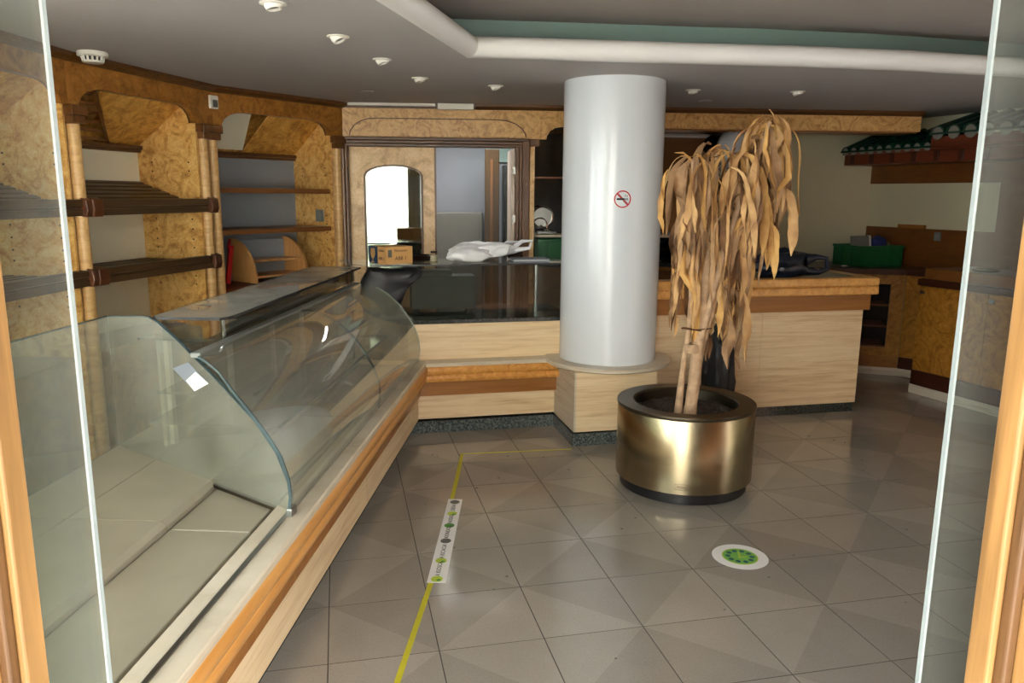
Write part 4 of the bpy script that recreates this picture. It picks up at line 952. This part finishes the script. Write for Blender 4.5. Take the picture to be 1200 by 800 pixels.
# ------------------------------------------------------------------ things on the counters
FB = Fr(.30, 5.245, .19, .10)           # cardboard box: corner towards the room
cb = thing('cardboard_box', 'brown and blue cardboard glassware box on the glass showcase top', 'box', FB(.08, .1, 1.187))
MB().box(FB, 0, .215, 0, .215, 1.187, 1.305).build('carton', M['card'], cb, bevel=.002)
FB2_ = Fr(.30, 5.245, -FB.n[0], -FB.n[1]) # side face frame
MB().box(Fr(FB(0, 0, 0).x, FB(0, 0, 0).y, FB.n[0], FB.n[1]), .10, .216, -.001, .002, 1.1875, 1.3045).build('blue_print', M['card_blue'], cb)
LF = Fr(FB(0, 0, 0).x, FB(0, 0, 0).y, FB.n[0], FB.n[1])
def on_left(b, poly): return b.loft([[LF(s, t, z) for s, z in poly] for t in (.002, .0032)])
b = MB(); on_left(b, [(.135, 1.29), (.185, 1.29), (.19, 1.25), (.175, 1.225), (.16, 1.218), (.145, 1.225), (.13, 1.25)]); on_left(b, [(.157, 1.22), (.163, 1.22), (.163, 1.20), (.157, 1.20)]); on_left(b, [(.14, 1.2), (.18, 1.2), (.18, 1.195), (.14, 1.195)]); b.build('glass_emblem', M['card'], cb)
rotr = FB.ang
pR = FB(.12, -.001, 1.278); text('Eimonnet', 'lettering', .026, M['ink'], cb, pR, (PI/2, 0, rotr))
pR = FB(.12, -.001, 1.225); text('ABB 1', 'lettering', .036, M['ink'], cb, pR, (PI/2, 0, rotr))
pL = LF(.05, .001, 1.278); text('Seellom', 'lettering', .022, M['ink'], cb, LF(.05, .002, 1.278), (PI/2, 0, LF.ang+PI))
text('ABB 1', 'lettering', .030, M['ink'], cb, LF(.05, .002, 1.225), (PI/2, 0, LF.ang+PI))
MB().box(FB, .02, .05, -.0012, 0, 1.235, 1.285).build('grey_mark', M['grey_print'], cb)
bw = thing('lacquer_bowl', 'dark red-brown round bowl behind the cardboard box', 'bowl', (.565, 5.55, 1.186))
MB().lathe((.565, 5.55, 1.186), [(.06, 0), (.085, .01), (.10, .04), (.095, .042), (.08, .015), (.001, .01)], 32).build('bowl', M['bowl'], bw, smooth=True)
MB().lathe((.565, 5.55, 1.186), [(.055, .0), (.055, .004)], 24).build('foot_ring', M['bowl'], bw)
jr = thing('glass_jar', 'small pale glass jar beside the white plastic bags', 'jar', (.652, 5.47, 1.186))
MB().lathe((.652, 5.47, 1.186), [(.026, 0), (.03, .006), (.03, .05), (.022, .06)], 20).build('jar', M['glass'], jr, smooth=True)
MB().lathe((.652, 5.47, 1.186), [(.026, .004), (.026, .045)], 20).build('contents', M['cream'], jr)
MB().lathe((.652, 5.47, 1.186), [(.024, .06), (.024, .074)], 20).build('lid', M['ink'], jr)
def lump(c, rad, seed, sub=4, amp=.22, freq=3.0, flat=None, rot=0, crease=.5):
    b = bmesh.new(); bmesh.ops.create_icosphere(b, subdivisions=sub, radius=1); out = MB(); vs = []
    for v in b.verts:
        p = v.co; nz = mnoise.noise(p*freq+Vector((seed, seed*2, 0)))*amp
        rdg = abs(mnoise.noise(Vector((p.x*freq*2.2, p.y*freq*2.2, p.z*freq*.8))+Vector((seed*3, 1, seed))))
        k = 1+nz-rdg*amp*crease
        q = Vector((p.x*rad[0]*k, p.y*rad[1]*k, p.z*rad[2]*k)); q = Matrix.Rotation(rot, 3, 'Z')@q
        q += Vector(c)
        if flat is not None and q.z < flat: q.z = flat+(q.z-flat)*.02
        vs.append(q)
    zmin = min(q.z for q in vs)
    if flat is not None:
        for q in vs: q.z += flat-zmin if q.z < flat+.003 else 0
    fs = [tuple(v.index for v in f.verts) for f in b.faces]; b.free()
    return out.add(vs, fs)
wbg = [((.90, 5.42, 1.235), (.17, .09, .06), 1.3, .15, 'plump white plastic bag in front of the rest of the bag pile'), ((1.06, 5.48, 1.265), (.20, .08, .055), 4.1, .12, 'white plastic bag with a handle loop lying over the bag pile'), ((.98, 5.60, 1.25), (.20, .08, .07), 7.7, .1, 'white plastic bag at the back of the pile on the glass top')]
for c_, r_, s_, ro, lb in wbg:
    t = thing('plastic_bag', lb, 'plastic bag', (c_[0], c_[1], 1.187), group='white plastic bags on the glass top')
    lump(c_, r_, s_, 4, .2, 2.0, 1.187 if c_[2] < 1.26 else None, ro).build('bag', M['bag_white'], t, smooth=True)
    ex = Vector((c_[0]+r_[0]*.8, c_[1], c_[2]+.01))
    MB().tube([ex, ex+Vector((.07, -.01, .05)), ex+Vector((.15, 0, .055)), ex+Vector((.13, .01, .0)), ex+Vector((.02, .01, -.015))], [.02, .014, .008, .012, .02], 8).build('handle', M['bag_white'], t, smooth=True)
st = thing('paper_stack', 'stack of blue-grey papers beside the white bags on the glass top', 'papers', (1.27, 5.43, 1.186))
for k in range(6): MB().box(Fr(1.19+.004*(k % 3), 5.30+.003*k, .98, -.05+.02*(k % 2)), 0, .26, 0, .18, 1.1865+k*.004, 1.190+k*.004).build('sheet', M['grey_paper' if k != 3 else 'paper'], st)
cpn = thing('dark_purse', 'small dark crumpled pouch beside the paper stack', 'pouch', (1.27, 5.62, 1.186))
lump((1.27, 5.62, 1.22), (.06, .05, .045), 2.2, 3, .3, 2.5, 1.187).build('pouch', M['bowl'], cpn, smooth=True)
MB().tube([(1.22, 5.62, 1.23), (1.27, 5.60, 1.275), (1.32, 5.62, 1.23)], .006).build('strap', M['bowl'], cpn)
bs = thing('covered_stand', 'round-based stand draped in a black plastic bag under the glass top', 'stand', (.36, 5.345, .806))
MB().lathe((.36, 5.345, .806), [(.105, 0), (.107, .008), (.098, .018), (.03, .024)], 40).build('round_base', M['black'], bs, smooth=True)
prof_ = [(.37, .825), (.41, .93), (.45, 1.01), (.49, 1.055), (.545, 1.10), (.55, 1.14), (.52, 1.158), (.36, 1.150), (.19, 1.158), (.165, 1.12), (.13, 1.04), (.17, .97), (.23, .92), (.30, .825)]
fine = []
for (a, b_) in zip(prof_, prof_[1:]+prof_[:1]):
    for q in range(4): fine.append((a[0]+(b_[0]-a[0])*q/4, a[1]+(b_[1]-a[1])*q/4))
rings = []
for y, k in ((5.29, .62), (5.295, .86), (5.31, .96), (5.34, 1), (5.38, 1.01), (5.42, .98), (5.445, .9), (5.455, .7)):
    rings.append([Vector((.34+(x-.34)*k+.012*mnoise.noise(Vector((x*30, z*4, y*20))), y+.016*mnoise.noise(Vector((x*26, z*5, 3))), 1.0+(z-1.0)*(k if z > .9 else 1)+.006*mnoise.noise(Vector((x*20, 5, z*20))))) for x, z in fine])
MB().loft(rings).build('draped_bag', M['bag_black'], bs, smooth=True)
def crate(name, label, fr, w, d_, z0, h, mat):
    t = thing(name, label, 'crate', fr(w/2, d_/2, z0)); th_ = .012
    for nm, (a, b_, c_, e_) in (('long_side', (0, w, 0, th_)), ('long_side', (0, w, d_-th_, d_)), ('short_side', (0, th_, th_, d_-th_)), ('short_side', (w-th_, w, th_, d_-th_))):
        sd_ = MB().box(fr, a, b_, c_, e_, z0, z0+h).build(nm, mat, t, bevel=.003)
        if nm == 'long_side':
            for k in range(5):
                s_ = w*(k+.0)/4; MB().box(fr, max(0, s_-.012), min(w, s_+.012), c_-.008, e_+.004, z0, z0+h).build('rib', mat, sd_)
        else:
            for k in range(4):
                t_ = d_*k/3; MB().box(fr, a-.008, b_+.004, max(0, t_-.012), min(d_, t_+.012), z0, z0+h).build('rib', mat, sd_)
    MB().box(fr, 0, w, 0, d_, z0, z0+.01).build('bottom', mat, t)
    for c_ in (-.012, d_): MB().box(fr, -.012, w+.012, c_, c_+.012, z0+h-.025, z0+h).build('rim', mat, t, bevel=.003)
    for c_ in (-.012, w): MB().box(fr, c_, c_+.012, 0, d_, z0+h-.025, z0+h).build('rim', mat, t, bevel=.003)
    return t
crate('green_crate', 'green plastic crate on the mirror bar beside the burl post', Fr(F3(1.67, .02, 0).x, F3(1.67, .02, 0).y, *F3.d), .42, .30, 1.0755, .2, M['green'])
crate('green_crate', 'green plastic crate holding a grey tray on the corner worktop', Fr(4.83, 6.47, 1, .02), .46, .40, 1.0005, .2, M['green_dark'])
gt = thing('grey_tray', 'pale grey flat tray standing upright in the corner green crate', 'tray', (4.95, 6.62, 1.012))
MB().along(Fr(4.86, 6.62, 1, .04), [(0, 1.012), (.025, 1.012), (.07, 1.285), (.045, 1.285)], .0, .2).build('tray_board', M['grey_board'], gt, bevel=.004)
MB().along(Fr(4.86, 6.62, 1, .04), [(-.01, 1.012), (.03, 1.012), (.078, 1.29), (.038, 1.29)], .2, .215).build('tray_lip', M['white'], gt)
lump((5.16, 6.68, 1.17), (.10, .09, .11), 8.1, 3, .3, 2.5, 1.012).build('blue_cloth', M['blue'], label='crumpled dark blue cloth bundled in the corner green crate', cat='cloth', smooth=True)
lump((5.2, 6.57, 1.13), (.05, .04, .1), 6.1, 3, .3, 2.5, 1.012).build('clear_bag', M['glass_veiled'], label='crumpled clear plastic bag in front of the blue cloth', cat='plastic bag', smooth=True)
nb = thing('navy_bag', 'navy plastic carrier bag with open handles on the service counter', 'plastic bag', (3.3, 5.3, 1.066))
lump((3.27, 5.30, 1.15), (.24, .15, .12), 2.7, 4, .3, 2.4, 1.067, .1).build('bag', M['bag_navy'], nb, smooth=True)
h0 = Vector((3.44, 5.24, 1.19))
MB().tube([h0, h0+Vector((.08, -.02, .02)), h0+Vector((.16, -.03, .01)), h0+Vector((.165, -.04, -.07)), h0+Vector((.09, -.04, -.095)), h0+Vector((-.02, -.02, -.08))], [.05, .022, .016, .022, .022, .04], 10).build('handle', M['bag_navy'], nb, smooth=True)
MB().box(Fr(4.72, 6.56, 1, .1), 0, .05, 0, .03, 1.0, 1.012).build('pink_eraser', M['pale_door'], label='small pink block lying on the corner worktop beside the crate', cat='block', bevel=.003)
bb = thing('bin_bag', 'black bin bag slumped against the service counter behind the planter', 'bag', (2.62, 5.0, 0))
lump((2.64, 4.99, .36), (.11, .13, .37), 3.9, 4, .22, 2.4, .0015).build('bag', M['bag_black'], bb, smooth=True)
lump((2.66, 5.02, .72), (.05, .05, .06), 1.9, 3, .3, 3).build('knot', M['bag_black'], bb, smooth=True)
# in the blue-grey bay
rk = thing('quarter_round_rack', 'beech rack with quarter-round sides standing in the blue-grey bay', 'rack', F2(.65, .2, .96))
for s in (.34, .84):
    pf = [(.06, .961), (.36, .961), (.36, 1.30)]+[(.36-.30*math.sin(math.radians(a)), .99+.31*math.cos(math.radians(a))) for a in (10, 25, 40, 55, 70, 85)]
    MB().along(F2, pf, s, s+.02).build('side', M['beech'], rk)
for z, t1 in ((1.0, .08), (1.12, .12)): MB().box(F2, .36, .84, t1, .36, z, z+.014).build('shelf', M['beech'], rk)
MB().box(F2, .36, .84, .345, .36, .962, 1.28).build('back', M['bluegrey'], rk)
dp = thing('red_dustpan', 'bright red plastic strip leaning upright in the blue-grey bay', 'dustpan', F2(.17, .2, .96))
MB().loft([[F2(s, t, z) for s, t in ((a_, b_), (a_+.035, b_), (a_+.035, b_+.02), (a_, b_+.02))] for a_, b_, z in ((.19, .22, .961), (.265, .26, 1.25))]).build('strip', M['red'], dp)
MB().loft([[F2(s, t, z) for s, t in ((a_, b_), (a_+.012, b_), (a_+.012, b_+.012), (a_, b_+.012))] for a_, b_, z in ((.24, .25, 1.235), (.27, .265, 1.30))]).build('handle', M['red'], dp)
bd_ = thing('grey_sheet', 'grey sheet leaning behind the red strip in the blue-grey bay', 'board', F2(.3, .4, .96))
MB().along(F2, [(.36, .961), (.372, .961), (.44, 1.26), (.428, 1.26)], .22, .335).build('sheet', M['grey_metal'], bd_)
# outlet plates on the right wall
for k, (s, z) in enumerate(((.86, 1.30),)):
    sp = thing('wall_socket', 'small grey wall socket on the lower brown panel of the side wall', 'socket', F4(s, -.02, z))
    MB().box(F4, s-.035, s+.035, -.024, -.012, z-.04, z+.04).build('plate', M['grey_board'], sp, bevel=.003)
    MB().box(F4, s-.02, s+.02, -.028, -.024, z-.02, z+.02).build('insert', M['grey_metal'], sp)
MB().box(F4, .42, .72, -.045, -.012, 1.366, 1.40).build('shelf_strip', M['brown_band'], label='short brown strip of wood resting on top of the lower wall panel', cat='strip')
